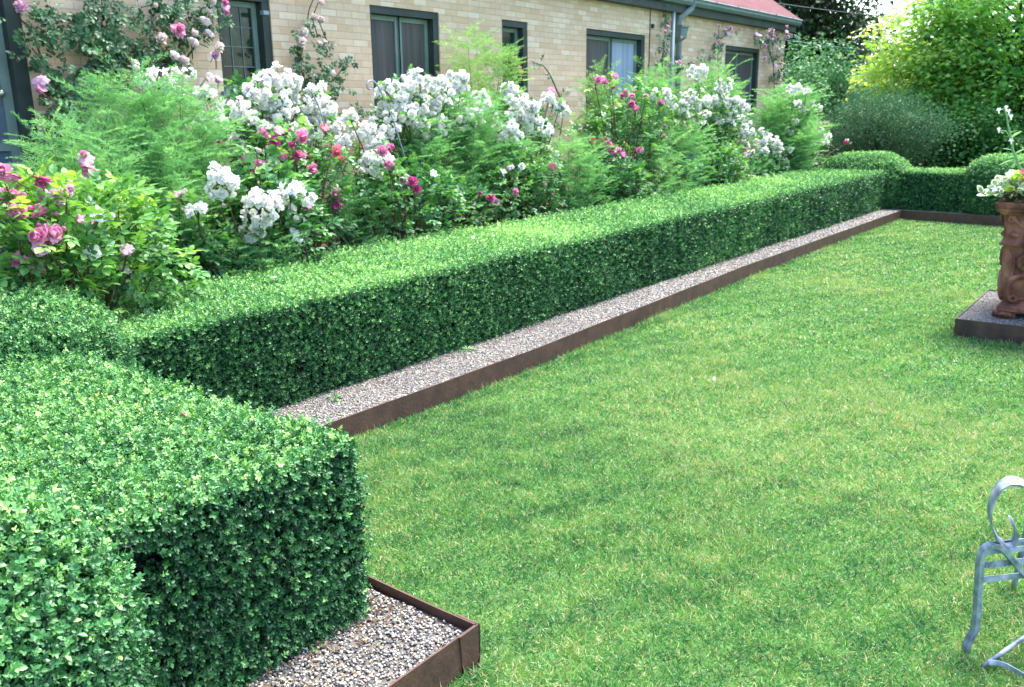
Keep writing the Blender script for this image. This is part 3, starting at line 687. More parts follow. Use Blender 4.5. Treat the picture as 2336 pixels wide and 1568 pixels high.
# ------------------------------------------------------------------ flowers
def cluster_mesh(seed, kind, n, R, fr_):
    r = np.random.RandomState(seed); mb = MB()
    rows = {'white': [(6, .12, 1), (6, .5, .85), (4, .95, .5)], 'blush': [(6, .55, .85), (6, .95, .9), (6, 1.25, .85), (5, 1.45, .7)], 'pink': [(7, .05, .95), (7, .45, .95), (7, .8, .9), (6, 1.1, .8), (5, 1.35, .65)]}
    key = kind if kind in rows else 'pink'
    tps = [flower(seed * 7 + i, rows[key]) for i in range(3)]
    if n == 1: D = np.array([[0, 0, 0.]])
    else:
        D = rdir(n * 3, r); D[:, 2] = np.abs(D[:, 2]) * .9 - .15; keep = []
        for d in D:
            if all(np.linalg.norm(d - e_) > .9 / math.sqrt(n) * 1.1 for e_ in keep): keep.append(d)
            if len(keep) >= n: break
        D = np.array(keep)
    k = len(D)
    up_ = D + r.normal(size=(k, 3)) * .25 + [0, 0, .35]; up_ /= np.linalg.norm(up_, axis=1)[:, None]
    pos = D * R * (1 if n > 1 else 0)
    f0 = frames(rdir(k, r), up_)
    # z axis must follow up_: build frame with z=up
    z = up_; x = np.cross(z, rdir(k, r)); x /= np.linalg.norm(x, axis=1)[:, None]; y = np.cross(z, x); f0 = np.stack([x, y, z], 2)
    sc = fr_ * r.uniform(.8, 1.15, k); rn = r.uniform(.15, .6, k)
    for i in range(k): mb.inst(tps[i % 3], pos[i:i + 1], f0[i:i + 1], sc[i:i + 1], rn[i:i + 1], 0)
    if key == 'white': mb.inst(ico(.17), pos + z * fr_ * .16, f0, sc, np.full(k, .5), 1)
    else: mb.inst(ico(.3), pos + z * fr_ * .28, f0 , sc, np.full(k, .9), 0)
    if n > 1:
        for i in range(k): mb.tube([pos[i], pos[i] * .4, (0, 0, -R * 1.1)], .0025, 3, 2)
        nb = 3; bd = rdir(nb, r); mb.inst(ico(.22), bd * R * 1.25, np.repeat(np.diag([1, 1, 1.5])[None], nb, 0), fr_, np.full(nb, .8), 0)
    mb.tube([(0, 0, 0), (0, 0, -.12)], .003, 4, 2)
    o = mb.build('tmp', [MT[kind], MT['stamen'], MT['stem']], smooth=True); me = o.data; bpy.data.objects.remove(o); me.name = kind + '_bloom'; return me
FM = {}
for kind in ('white', 'blush', 'pink', 'deep', 'coral', 'mauve'):
    FM[kind, 's'] = [cluster_mesh(i + 1, kind, 1, 0, .040 if kind == 'white' else .044) for i in range(3)]
    if kind in ('white', 'blush'):
        FM[kind, 'm'] = [cluster_mesh(i + 11, kind, 6, .055, .036) for i in range(3)]
        FM[kind, 'b'] = [cluster_mesh(i + 21, kind, 12, .085, .039) for i in range(3)]
    else:
        FM[kind, 'm'] = [cluster_mesh(i + 31, kind, 1, 0, .056) for i in range(3)]
        FM[kind, 'b'] = [cluster_mesh(i + 41, kind, 2, .05, .052) for i in range(3)]
def put_flower(parent, kind, size, p, sc=1.0):
    me = FM[kind, size][rs.randint(3)]
    o = bpy.data.objects.new('flower_cluster' if (size != 's' and kind in ('white', 'blush')) else 'bloom', me); COL.objects.link(o)
    o.parent = parent; o.location = p - np.array(parent['_w'])
    tc_ = CAM - p; tc_ /= np.linalg.norm(tc_); d = Vector(tc_ * .75 + np.array([0, 0, .45]) + rs.normal(size=3) * .30)
    o.rotation_euler = d.to_track_quat('Z', 'Y').to_euler(); s_ = sc * rs.uniform(.9, 1.2) * (1.12 if kind == 'white' else 1.0); o.scale = (s_, s_, s_)
COMP = [compound(i) for i in range(4)]; COMPL = [compound(i + 9, hi=False) for i in range(3)]
def cane(mb, a, b_, r0=.007, bow=.12, mi=0):
    m_ = (a + b_) / 2 + np.append(rs.normal(size=2) * bow, .12 * np.linalg.norm(b_ - a)); t = np.linspace(0, 1, 7)[:, None]
    P = (1 - t) ** 2 * a + 2 * t * (1 - t) * m_ + t * t * b_; mb.tube(P, np.linspace(r0, r0 * .35, 7), 5, mi, cap=False); return P
def rose(label, px, top, Y, hw, flowers, n=900, mat='rose', lsz=.115, hi=True, ry=.42, zlow=.12, group='rose bushes in the long bed', shell=.5, sag=0):
    c = at(px, top, y=Y); X, Zt = c[0], c[2]; base = np.array([X, Y, .09]); rt = root('rose_bush', base, label, 'rose bush', group)
    st = MB(); tips = []
    fl = []
    for f in flowers:
        kind, size, fx, fy = f[:4]; yy = Y - ry * rs.uniform(.55, 1.0) if len(f) < 5 else f[4]
        p = at(fx, fy, y=yy); fl.append((kind, size, p)); tips.append(p - [0, 0, .03])
    cz = (Zt + zlow) / 2; rz = (Zt - zlow) / 2
    d = rdir(26); d[:, 2] = np.abs(d[:, 2]); T = base * [1, 1, 0] + [0, 0, cz] + d * [hw * .85, ry * .85, rz * .9]
    tips += list(T); pts = []
    for k, tp in enumerate(tips):
        b0 = base + np.append(rs.normal(size=2) * .10 * [hw, ry], 0); P = cane(st, b0, tp, .008 if k % 3 else .013, .10); pts.append(P[2:])
    st.build('stems', MT['wood'], rt)
    # leaves: along canes and filling the crown
    m1 = int(n * .35); PP = np.concatenate(pts); i = rs.randint(len(PP), size=m1); p1 = PP[i] + rs.normal(size=(m1, 3)) * .035
    m2 = n - m1; dd = rdir(m2); dd[:, 2] = np.where(dd[:, 2] < -.6, -dd[:, 2], dd[:, 2]); rad = rs.uniform(0, 1, m2) ** (1 / 3 * (1 - shell) + .08)
    lump = 1 + .16 * n_lo(dd * 2 + X) + .12 * n_mid(dd * .9 + X)
    p2 = np.array([X, Y, cz]) + dd * [hw, ry, rz] * (rad * lump)[:, None]
    p = np.concatenate([p1, p2]); o_ = p - np.array([X, Y, cz * .8]); o_ /= np.linalg.norm(o_, axis=1)[:, None] + 1e-6
    p = p[p[:, 2] > .12]; o_ = o_[:len(p)] if len(o_) != len(p) else o_
    o_ = p - np.array([X, Y, cz * .8]); o_ /= np.linalg.norm(o_, axis=1)[:, None] + 1e-6
    m_ = len(p); d_ = o_ + rdir(m_) * .9 + [0, 0, .1]; fr = frames(d_, np.array([0, 0, 1.]) + rdir(m_) * .45 + o_ * .3)
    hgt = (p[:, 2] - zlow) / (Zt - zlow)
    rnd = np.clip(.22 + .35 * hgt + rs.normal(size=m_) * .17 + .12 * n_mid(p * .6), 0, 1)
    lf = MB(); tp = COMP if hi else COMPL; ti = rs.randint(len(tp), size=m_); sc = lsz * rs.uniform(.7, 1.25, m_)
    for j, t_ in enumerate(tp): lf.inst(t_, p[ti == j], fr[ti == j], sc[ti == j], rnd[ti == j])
    lf.build('foliage', MT[mat], rt)
    for kind, size, p in fl: put_flower(rt, kind, size, p)
    return rt
Wm = lambda L, s_='m', k='white': [(k, s_, x, y) for x, y in L]
rose('pink rose bush with bright young leaves in the left foreground, behind the rounded shrub', 105, 425, 4.9, .78,
     [('deep', 'm', 95, 405), ('pink', 'm', 35, 400), ('pink', 's', 5, 395), ('pink', 'b', 38, 465), ('mauve', 's', 105, 440), ('mauve', 's', 128, 445), ('mauve', 's', 150, 437), ('pink', 'b', 110, 512), ('deep', 's', 125, 545),
      ('pink', 'b', 92, 545), ('pink', 'm', 98, 562), ('pink', 'b', 62, 605), ('pink', 'm', 78, 592), ('mauve', 's', 95, 565), ('white', 's', 208, 575), ('white', 's', 225, 488), ('blush', 's', 245, 498), ('pink', 's', 195, 500),
      ('mauve', 's', 290, 568), ('blush', 's', 290, 612), ('pink', 's', 20, 440), ('blush', 's', 130, 470), ('blush', 'm', 310, 475, 5.1)], n=1500, mat='rose_y', lsz=.125, zlow=.55, ry=.5, group='pink rose bushes')
rose('leafy dark green rose bush between the left fern and the clipped hedge', 420, 520, 5.6, .8, [('white', 'm', 450, 487), ('blush', 'm', 408, 455), ('blush', 's', 505, 470), ('blush', 's', 430, 565)], n=700, mat='rose', lsz=.13, zlow=.25)
rose('white rose bush with two big low flower trusses above the hedge', 590, 395, 5.55, .55, Wm([(505, 415), (590, 490), (600, 470)], 'b') + Wm([(575, 530), (665, 440), (690, 447), (500, 430)]) + Wm([(675, 500), (680, 540), (640, 460), (660, 475), (672, 525), (690, 505)], 's') + [('mauve', 's', 700, 475)], n=900, lsz=.13, zlow=.2)
rose('pink rose bush with magenta blooms in front of the white roses left of centre', 650, 305, 5.85, .62,
     [('pink', 'm', 600, 310), ('deep', 'm', 627, 322), ('pink', 'b', 672, 316), ('deep', 's', 665, 330), ('pink', 's', 637, 297), ('pink', 'b', 578, 378), ('mauve', 'b', 608, 381), ('deep', 's', 572, 392), ('deep', 'm', 675, 355), ('pink', 'b', 697, 373), ('coral', 'b', 755, 348), ('pink', 'm', 765, 440, 5.5), ('mauve', 's', 768, 450, 5.5), ('deep', 'm', 767, 463, 5.5), ('blush', 's', 585, 345), ('blush', 's', 560, 350), ('blush', 's', 605, 345), ('coral', 's', 775, 367), ('deep', 's', 645, 352)], n=1000, lsz=.12, group='pink rose bushes', ry=.4)
rose('tall white rose bush below the small muntined window', 610, 190, 6.35, .75, Wm([(635, 185), (655, 195), (725, 215), (700, 225), (535, 250), (480, 285), (590, 215), (700, 255), (740, 262)], 'b') +
     Wm([(610, 180), (600, 230), (465, 215), (475, 225), (640, 235), (580, 280), (620, 287), (670, 262), (690, 290), (720, 285), (765, 290), (540, 325), (545, 345), (560, 255), (660, 285), (640, 268), (748, 240), (775, 310), (720, 315)]) + [('blush', 's', 575, 262), ('blush', 's', 425, 285)], n=1500, lsz=.12, ry=.4)
rose('pink rose bush with a few magenta blooms in the middle of the bed', 925, 372, 5.7, .8, [('pink', 'm', 870, 345), ('deep', 's', 885, 338), ('pink', 'b', 890, 384), ('deep', 'm', 942, 416), ('deep', 'm', 950, 432), ('mauve', 's', 925, 400), ('mauve', 's', 920, 412), ('deep', 'm', 1120, 453), ('mauve', 's', 1130, 462), ('deep', 's', 1093, 440), ('pink', 's', 1175, 437), ('white', 's', 990, 395), ('blush', 's', 830, 385)], n=1300, lsz=.115, group='pink rose bushes', ry=.4)
rose('small white rose with a hanging truss left of the tall white bush at centre', 850, 325, 6.0, .35, Wm([(860, 345), (858, 372)], 'b') + Wm([(845, 360), (800, 268), (862, 328), (855, 385), (842, 300), (820, 298), (783, 325)]) + [('coral', 's', 742, 290)], n=380)
rose('large white rose bush in full bloom at the centre of the bed', 990, 195, 6.25, 1.0, Wm([(940, 190), (990, 195), (915, 205), (900, 225), (955, 235), (1040, 182), (885, 250), (985, 245), (1020, 215), (930, 260), (1075, 265)], 'b') +
     Wm([(870, 222), (960, 180), (1010, 240), (890, 270), (925, 280), (960, 285), (995, 265), (1050, 200), (1055, 240), (1000, 300), (960, 310), (860, 290), (900, 300), (1095, 222), (1105, 245), (1040, 275), (1060, 300), (880, 205), (875, 310), (1010, 285), (1095, 290)]) , n=1700, ry=.45)
rose('white rose bush with upright plumes of bloom below the narrow window', 1180, 210, 6.2, .7, Wm([(1165, 215), (1180, 235), (1208, 250), (1150, 272), (1185, 262), (1215, 285), (1150, 295), (1170, 315)], 'b') + Wm([(1160, 200), (1195, 232), (1212, 265), (1140, 300), (1205, 305), (1180, 330), (1250, 228), (1275, 245), (1262, 238), (1245, 300), (1285, 255), (1130, 320)]) + [('mauve', 's', 1213, 320), ('pink', 's', 1257, 208)], n=1300, ry=.4)
rose('bushy rose with small leaves and scattered faded blooms right of centre', 1200, 330, 5.75, 1.0, Wm([(1190, 380), (1145, 395), (1265, 380)], 's') + [('coral', 's', 1262, 378), ('mauve', 's', 1165, 380), ('blush', 's', 1240, 425)], n=1700, lsz=.10, ry=.38)
rose('pink rose bush with tall bright pink blooms against the double window', 1430, 215, 6.0, 1.0, [('pink', 'b', 1358, 188), ('pink', 'b', 1390, 180), ('pink', 'm', 1380, 190), ('deep', 's', 1395, 200), ('pink', 'b', 1437, 214), ('pink', 'm', 1420, 220), ('pink', 'm', 1405, 240), ('deep', 'm', 1440, 236), ('deep', 's', 1450, 245), ('pink', 'm', 1473, 218), ('pink', 'm', 1508, 238), ('coral', 's', 1350, 322), ('coral', 's', 1375, 320), ('pink', 'm', 1304, 339, 5.6), ('pink', 'b', 1394, 336, 5.55), ('pink', 'b', 1402, 342, 5.55), ('deep', 's', 1423, 352, 5.55), ('pink', 'b', 1452, 346, 5.55), ('pink', 'm', 1515, 316), ('pink', 's', 1555, 348), ('mauve', 's', 1515, 288), ('coral', 's', 1260, 385)] + Wm([(1400, 245), (1320, 290)], 's'), n=2200, ry=.42, lsz=.12, group='pink rose bushes')
rose('white rose bush by the downspout, blooms in a rising ridge', 1620, 205, 6.0, 1.1, Wm([(1505, 218), (1590, 165), (1655, 192), (1645, 210), (1575, 222), (1620, 230), (1668, 235), (1685, 240), (1600, 235), (1695, 300)], 'b') +
     Wm([(1490, 215), (1525, 222), (1560, 240), (1640, 235), (1655, 222), (1700, 250), (1690, 272), (1665, 280), (1640, 275), (1610, 265), (1590, 268), (1705, 285), (1712, 305), (1700, 330), (1600, 285), (1645, 305), (1560, 260), (1715, 350), (1672, 262), (1530, 240), (1585, 245)]), n=2200, ry=.42, lsz=.12)
rose('white rose bush at the far end of the bed beside the tall fern', 1800, 225, 5.9, 1.0, Wm([(1810, 203), (1820, 210), (1795, 345), (1760, 325), (1775, 335), (1735, 325)], 'b') + Wm([(1840, 208), (1820, 238), (1850, 238), (1865, 250), (1830, 252), (1880, 325), (1855, 300), (1888, 312), (1745, 345), (1790, 370), (1815, 280), (1870, 300), (1740, 302), (1770, 355), (1800, 300)]) + [('mauve', 's', 1847, 288), ('pink', 's', 1873, 282), ('pink', 's', 1885, 284), ('deep', 'm', 1930, 325, 5.4), ('mauve', 's', 1702, 352)], n=1800, ry=.45, lsz=.13)
rose('dark leafy rose without blooms at the far hedge edge', 1640, 340, 5.55, 1.0, [], n=1300, lsz=.12, ry=.3)
rose('dark green rose foliage below the pink blooms against the hedge', 1400, 370, 5.6, .9, Wm([(1590, 385), (1270, 350)], 's'), n=1400, lsz=.12, ry=.3)

# ------------------------------------------------------------------ asparagus ferns
SPRAY = [fern_spray(i) for i in range(5)]
def fern(label, px, top, Y, hw, n, mat='fern', ry=.35, zlow=.25, size=.22, lean=0, nst=9, group='feathery ferns in the bed', low=.35):
    c = at(px, top, y=Y); X, Zt = c[0], c[2]; base = np.array([X, Y, .09]); rt = root('asparagus_fern', base, label, 'fern', group)
    st = MB(); PP = []; TT = []
    for k in range(nst):
        a = rs.uniform(0, 6.28); q = rs.uniform(.25, 1); tip = np.array([X + hw * q * math.cos(a) + lean, Y + ry * q * math.sin(a), Zt - (Zt - zlow) * .45 * q ** 2 * rs.uniform(.4, 1.2)])
        P = cane(st, base + np.append(rs.normal(size=2) * .05, 0), tip, .006, .08); t = np.linspace(low, 1, 24)
        for tt in t:
            i = min(int(tt * 6), 5); f_ = tt * 6 - i; PP.append(P[i] * (1 - f_) + P[i + 1] * f_ if i < 6 else P[6]); TT.append(P[min(i + 1, 6)] - P[i])
    st.build('stems', MT['stem'], rt)
    PP = np.array(PP); TT = np.array(TT); TT /= np.linalg.norm(TT, axis=1)[:, None]
    i = rs.randint(len(PP), size=n); p = PP[i] + rs.normal(size=(n, 3)) * [.10 * hw, .08 * hw, .05]; t = TT[i]
    o_ = rdir(n); o_[:, 2] *= .4; d = o_ + t * .5 + [0, 0, .15]; lf = MB()
    fr = frames(d, np.array([0, 0, 1.]) + rdir(n) * .3); ti = rs.randint(5, size=n); sc = size * rs.uniform(.6, 1.3, n)
    rnd = np.clip(.4 + rs.normal(size=n) * .18 + .25 * n_mid(p * .7), 0, 1)
    for j in range(5): lf.inst(SPRAY[j], p[ti == j], fr[ti == j], sc[ti == j], rnd[ti == j])
    lf.build('foliage', MT[mat], rt)
# grey-leaved perennial near the hedge
def clump(name, label, cat, c, r3, n, tp, mat, size, group=None, updir=.3, stems=True):
    c = np.array(c, float); rt = root(name, (c[0], c[1], .09), label, cat, group); r3 = np.array(r3)
    d = rdir(n); p = c + d * r3 * (rs.uniform(0, 1, n) ** .45)[:, None]; p[:, 2] = np.maximum(p[:, 2], .1)
    dd = d + rdir(n) * .7 + [0, 0, updir]; fr = frames(dd, np.array([0, 0, 1.]) + rdir(n) * .5 + d * .4)
    lf = MB(); ti = rs.randint(len(tp), size=n); sc = size * rs.uniform(.6, 1.3, n); rnd = np.clip(.5 + rs.normal(size=n) * .2, 0, 1)
    for j, t_ in enumerate(tp): lf.inst(t_, p[ti == j], fr[ti == j], sc[ti == j], rnd[ti == j])
    lf.build('foliage', MT[mat], rt)
    if stems:
        st = MB()
        for k in range(12): cane(st, np.array([c[0], c[1], .09]) + np.append(rs.normal(size=2) * .03, 0), p[rs.randint(n)], .006, .03)
        st.build('stems', MT['wood'], rt)
    return rt
MT['mid_leaf'] = leafmat('mid_green_leaf', [(0, (.02, .08, .03)), (.6, (.07, .23, .07)), (1, (.18, .38, .10))], .5, .3, .35)
fern('huge bright feathery fern mounded before the brick wall on the left', 325, 188, 5.95, .62, 1500, ry=.42, size=.26, nst=18, low=.2)
fern('lower half of feathery fern arching beside the glass door', 180, 290, 5.7, .5, 1000, ry=.35, size=.22, nst=12, low=.2)
fern('feathery fern spilling over pink blooms left of the white roses', 400, 330, 5.6, .45, 1000, ry=.3, size=.22, nst=12, low=.15)
fern('drooping feathery fern hanging onto the clipped hedge', 600, 560, 5.25, .35, 220, ry=.12, size=.2, nst=7, low=.3, zlow=.6)
fern('pale airy fern plume standing against bricks beside the narrow window', 1095, 62, 6.5, .62, 900, mat='fern_pale', ry=.2, size=.26, nst=7, low=.35)
fern('feathery fern veiling the white roses at centre', 1050, 225, 5.9, .95, 1500, ry=.32, size=.22, nst=20, low=.4)
fern('green fern plume in front of the double brown window', 960, 150, 6.4, .22, 70, ry=.1, size=.2, nst=3, low=.6)
fern('light fern plume beside the double window with a blue curtain', 1350, 150, 6.3, .5, 300, mat='fern_pale', ry=.15, size=.26, nst=4, low=.5)
fern('green feathery fern at the foot of the downspout', 1510, 150, 6.4, .7, 700, ry=.2, size=.26, nst=11, low=.4)
fern('tall feathery fern below the far window', 1640, 150, 6.4, .8, 700, ry=.2, size=.28, nst=12, low=.35)
fern('broad green feathery fern at the far end of the bed', 1800, 200, 5.75, 1.2, 1250, ry=.42, size=.30, nst=18, low=.25)
clump('perennial', 'low green foliage under the far fern beside the hedge', 'plant', at(1730, 395, y=5.6), (1.2, .25, .35), 500, [leaf_hi(.3)], 'mid_leaf', .09)
fern('soft fern plumes among the dark rose foliage', 1560, 300, 5.55, 1.0, 600, ry=.25, size=.26, nst=12, low=.25)
fern('fine fern in front of the pink blooms right of centre', 1300, 320, 5.6, .8, 500, ry=.25, size=.22, nst=11, low=.2)
fern('fine grassy fern between the rose stems left of centre', 800, 400, 5.6, .5, 260, ry=.2, size=.2, nst=7, low=.15)

MT['grey_leaf'] = leafmat('grey_green_leaf', [(0, (.05, .12, .09)), (.5, (.12, .24, .18)), (1, (.25, .38, .30))], .5, .3, .2)
clump('perennial', 'blue grey leaved plant between dark roses near the hedge', 'plant', at(1575, 400, y=5.5), (.3, .12, .28), 260, [leaf_hi(.3), leaf_hi(.36)], 'grey_leaf', .07)
clump('perennial', 'dark broad leaved plant in the gap behind the hedge on the left', 'plant', at(470, 600, y=5.35), (.5, .2, .14), 170, [leaf_hi(.26), leaf_hi(.2)], 'climb', .12)
clump('perennial', 'low dark leaved plant at the foot of the left roses', 'plant', at(350, 590, y=5.4), (.35, .2, .25), 160, [leaf_hi(.3)], 'climb', .09)

# ------------------------------------------------------------------ garden hooks
def hook(label, pts, Y):
    P = [at(x, y, y=Y) for x, y in pts]; b0 = P[0] + (P[0] - P[1]) / np.linalg.norm(P[0] - P[1]) * 0
    d = P[0] - P[1]; k = (P[0][2] - .09) / -d[2] if d[2] < 0 else 1; P = [P[0] + d * k] + P
    # smooth
    P = np.array(P); t = np.linspace(0, len(P) - 1, 60); Q = np.stack([np.interp(t, range(len(P)), P[:, i]) for i in range(3)], 1)
    for _ in range(3): Q[1:-1] = (Q[:-2] + Q[1:-1] * 2 + Q[2:]) / 4
    tag(MB().tube(Q, .006, 6).build('garden_hook', MT['zinc'], smooth=True, origin=tuple(Q[0])), label, 'hook', 'metal hooks in the bed')
def c2(x, y): return ((750 + x / 2.904) * .80663, y / 2.904 * .80663)
hook('grey metal plant hook curling at the left edge of the double brown window', [c2(*q) for q in ((1130, 1240), (1050, 980), (985, 830), (945, 745), (915, 690), (885, 662), (850, 665), (832, 695), (838, 725), (862, 738), (882, 725), (878, 708))], 5.75)
hook('grey metal plant hook among the white roses right of the muntined window', [c2(*q) for q in ((510, 1110), (480, 1000), (440, 880), (400, 790), (370, 745), (340, 728), (318, 748), (318, 785), (338, 808), (355, 792))], 5.75)

# ------------------------------------------------------------------ climbing roses on the wall
def climber(label, stems, leaves, flowers, group='climbing roses on the brick wall', lsz=.11, mat='climb'):
    b0 = at(*stems[0][0], y=6.9); rt = root('climbing_rose', (b0[0], 6.9, .09), label, 'climbing rose', group)
    st = MB()
    for s_ in stems:
        P = np.array([at(x, y, y=6.93) for x, y in s_]); t = np.linspace(0, len(P) - 1, 12 * len(P)); Q = np.stack([np.interp(t, range(len(P)), P[:, i]) for i in range(3)], 1)
        Q[:, 0] += .015 * np.sin(t * 5); st.tube(Q, np.linspace(.012, .005, len(Q)), 5, cap=False)
    st.build('stems', MT['wood'], rt)
    pp = []
    for (x, y, rx, ry_, n) in leaves:
        n = int(n * .48)
        a = rs.normal(size=(n, 2)) * .5
        for i in range(n): pp.append(at(x + a[i, 0] * rx, y + a[i, 1] * ry_, y=6.98 - rs.uniform(.03, .22)))
    p = np.array(pp); n = len(p); d = rdir(n); d[:, 1] = -np.abs(d[:, 1]) * .6; d[:, 2] -= .15
    fr = frames(d, np.array([0, -1., .6]) + rdir(n) * .6); ti = rs.randint(4, size=n); sc = lsz * rs.uniform(.6, 1.25, n); rnd = np.clip(.45 + rs.normal(size=n) * .22, 0, 1); lf = MB()
    for j in range(4): lf.inst(COMP[j], p[ti == j], fr[ti == j], sc[ti == j], rnd[ti == j])
    lf.build('foliage', MT[mat], rt)
    for kind, size, x, y, yy, s_ in flowers: put_flower(rt, kind, size, at(x, y, y=yy), s_)
climber('climbing rose spreading widely over bricks between door and small window',
        [[(200, 330), (150, 240), (110, 150), (60, 60), (20, 0)], [(230, 330), (250, 200), (240, 90), (225, -20)], [(240, 330), (300, 200), (360, 110), (400, 0)], [(260, 300), (400, 170), (470, 60), (500, -10)], [(190, 280), (130, 200), (75, 110)]],
        [(90, 60, 50, 60, 75), (120, 40, 50, 50, 50), (240, 30, 50, 50, 110), (240, 110, 60, 60, 160), (200, 80, 60, 50, 90), (290, 140, 70, 60, 150), (340, 60, 50, 50, 90), (390, 25, 40, 40, 80), (430, 60, 60, 50, 100), (480, 40, 50, 40, 60), (230, 190, 60, 50, 110), (150, 250, 60, 60, 130), (180, 330, 60, 60, 120), (130, 320, 40, 50, 60), (370, 130, 60, 40, 80), (100, 130, 40, 50, 40), (160, 180, 50, 30, 40)],
        [('mauve', 'm', 52, 20, 6.75, 1.1), ('mauve', 's', 88, 192, 6.75, 1), ('pink', 's', 96, 200, 6.75, 1), ('mauve', 's', 98, 182, 6.75, 1), ('blush', 's', 362, 94, 6.7, 1.6), ('pink', 's', 405, 71, 6.7, 1.3), ('blush', 's', 436, 75, 6.7, 1.4), ('blush', 's', 438, 92, 6.7, 1.4), ('blush', 's', 437, 102, 6.7, 1.5), ('blush', 's', 482, 73, 6.7, 1.4),
         ('blush', 's', 470, 45, 6.7, 1.3), ('blush', 's', 472, 28, 6.7, 1.2), ('blush', 's', 480, 5, 6.7, 1.2), ('pink', 's', 512, 5, 6.7, 1), ('pink', 's', 517, 28, 6.7, .9), ('mauve', 's', 515, 15, 6.7, .9), ('blush', 's', 404, 123, 6.6, 1.4), ('blush', 's', 407, 134, 6.6, 1.2), ('blush', 's', 302, 150, 6.4, 1.3), ('blush', 's', 311, 137, 6.4, 1), ('blush', 's', 492, 114, 6.6, 1.4), ('mauve', 's', 487, 128, 6.6, .9), ('blush', 's', 419, 143, 6.6, 1.2),
         ('white', 'm', 365, 180, 6.2, 1.1), ('white', 'b', 378, 192, 6.2, .8), ('white', 'm', 330, 182, 6.2, .8), ('white', 'm', 395, 168, 6.3, .8), ('white', 'm', 432, 172, 6.3, .8), ('blush', 's', 468, 182, 6.3, 1.4), ('white', 'm', 402, 205, 6.2, .7), ('blush', 's', 402, 158, 6.3, 1.1), ('mauve', 's', 500, 178, 6.6, .9), ('blush', 's', 347, 10, 6.8, 1.2), ('mauve', 's', 197, 362, 5.4, 1.1), ('pink', 'm', 203, 382, 5.4, 1.2), ('pink', 's', 190, 352, 5.4, .8)])
climber('climbing rose with round blush blooms on bricks between two windows',
        [[(745, 290), (700, 230), (685, 150), (700, 60), (715, -10)], [(700, 230), (740, 200), (780, 160)], [(760, 290), (820, 270)]],
        [(690, 60, 18, 16, 14), (700, 75, 14, 14, 10), (682, 130, 22, 26, 32), (735, 100, 18, 18, 12), (735, 128, 22, 18, 22), (785, 145, 20, 26, 26), (730, 165, 30, 26, 40), (715, 195, 40, 26, 50), (745, 200, 40, 20, 40), (700, 160, 22, 20, 20), (870, 22, 2, 2, 1), (815, 262, 24, 24, 36), (760, 190, 20, 16, 16)],
        [('blush', 's', 726, 6, 6.8, 1.5), ('blush', 's', 712, 42, 6.8, 1.6), ('blush', 's', 727, 48, 6.8, 1.7), ('blush', 's', 685, 79, 6.8, 1.7), ('blush', 's', 678, 103, 6.8, 1.8), ('blush', 's', 726, 98, 6.8, 1.6), ('blush', 's', 741, 95, 6.8, 1.2), ('blush', 's', 756, 157, 6.8, 1.6)])
climber('thin climbing rose with small mauve blooms beside the grey pipe', [[(1510, 250), (1512, 130), (1518, 60), (1516, 10)]],
        [(1512, 90, 10, 40, 45), (1508, 150, 22, 24, 60), (1550, 150, 14, 22, 30), (1520, 20, 8, 20, 14)],
        [('mauve', 's', 1522, 62, 6.7, 1.1), ('mauve', 's', 1517, 72, 6.7, 1.), ('mauve', 's', 1554, 86, 6.75, .8), ('mauve', 's', 1546, 146, 6.6, 1.2)], lsz=.13)
climber('sparse climbing rose left of the last window', [[(1640, 230), (1638, 120), (1640, 70)], [(1640, 90), (1665, 75)]],
        [(1638, 90, 10, 30, 30), (1636, 140, 10, 30, 30), (1660, 75, 22, 12, 16), (1608, 130, 14, 12, 22), (1655, 65, 12, 12, 10)],
        [('mauve', 's', 1652, 70, 6.8, 1.), ('mauve', 's', 1662, 76, 6.8, 1.1), ('mauve', 's', 1666, 66, 6.8, .9), ('mauve', 's', 1640, 60, 6.8, .9), ('mauve', 's', 1688, 68, 6.8, .8), ('mauve', 's', 1640, 95, 6.8, .8)], lsz=.14)
climber('climbing rose covered in small mauve blooms on the end corner of the house', [[(1770, 280), (1765, 160), (1760, 80)], [(1765, 150), (1745, 90)], [(1778, 250), (1790, 180)]],
        [(1755, 85, 24, 20, 50), (1765, 115, 20, 26, 50), (1775, 165, 24, 30, 90), (1785, 210, 26, 26, 90), (1770, 240, 20, 24, 60), (1732, 88, 12, 12, 20), (1795, 75, 12, 24, 16)],
        [('mauve', 's', 1755 + dx_, y_, 6.75, s_) for dx_, y_, s_ in ((0, 70, 1.2), (8, 68, 1.2), (-6, 85, 1), (5, 92, 1.1), (-10, 105, 1.2), (12, 84, 1), (18, 110, 1), (10, 125, .9), (16, 150, .9), (20, 190, 1), (28, 205, 1), (24, 225, 1), (40, 72, 1), (42, 85, 1), (38, 62, .9), (-22, 80, 1), (-28, 78, .9), (30, 240, 1), (5, 78, 1), (-12, 135, 1.1))], lsz=.16, mat='climb')
climber('bare thin climber arching over bricks right of the narrow window', [[(1290, 260), (1265, 190), (1240, 150), (1210, 140)]], [(1225, 148, 20, 10, 12), (1255, 170, 20, 16, 10), (1292, 220, 12, 30, 24)], [('coral', 's', 1185, 155, 6.8, .9), ('coral', 's', 1190, 165, 6.8, .8)], lsz=.09)

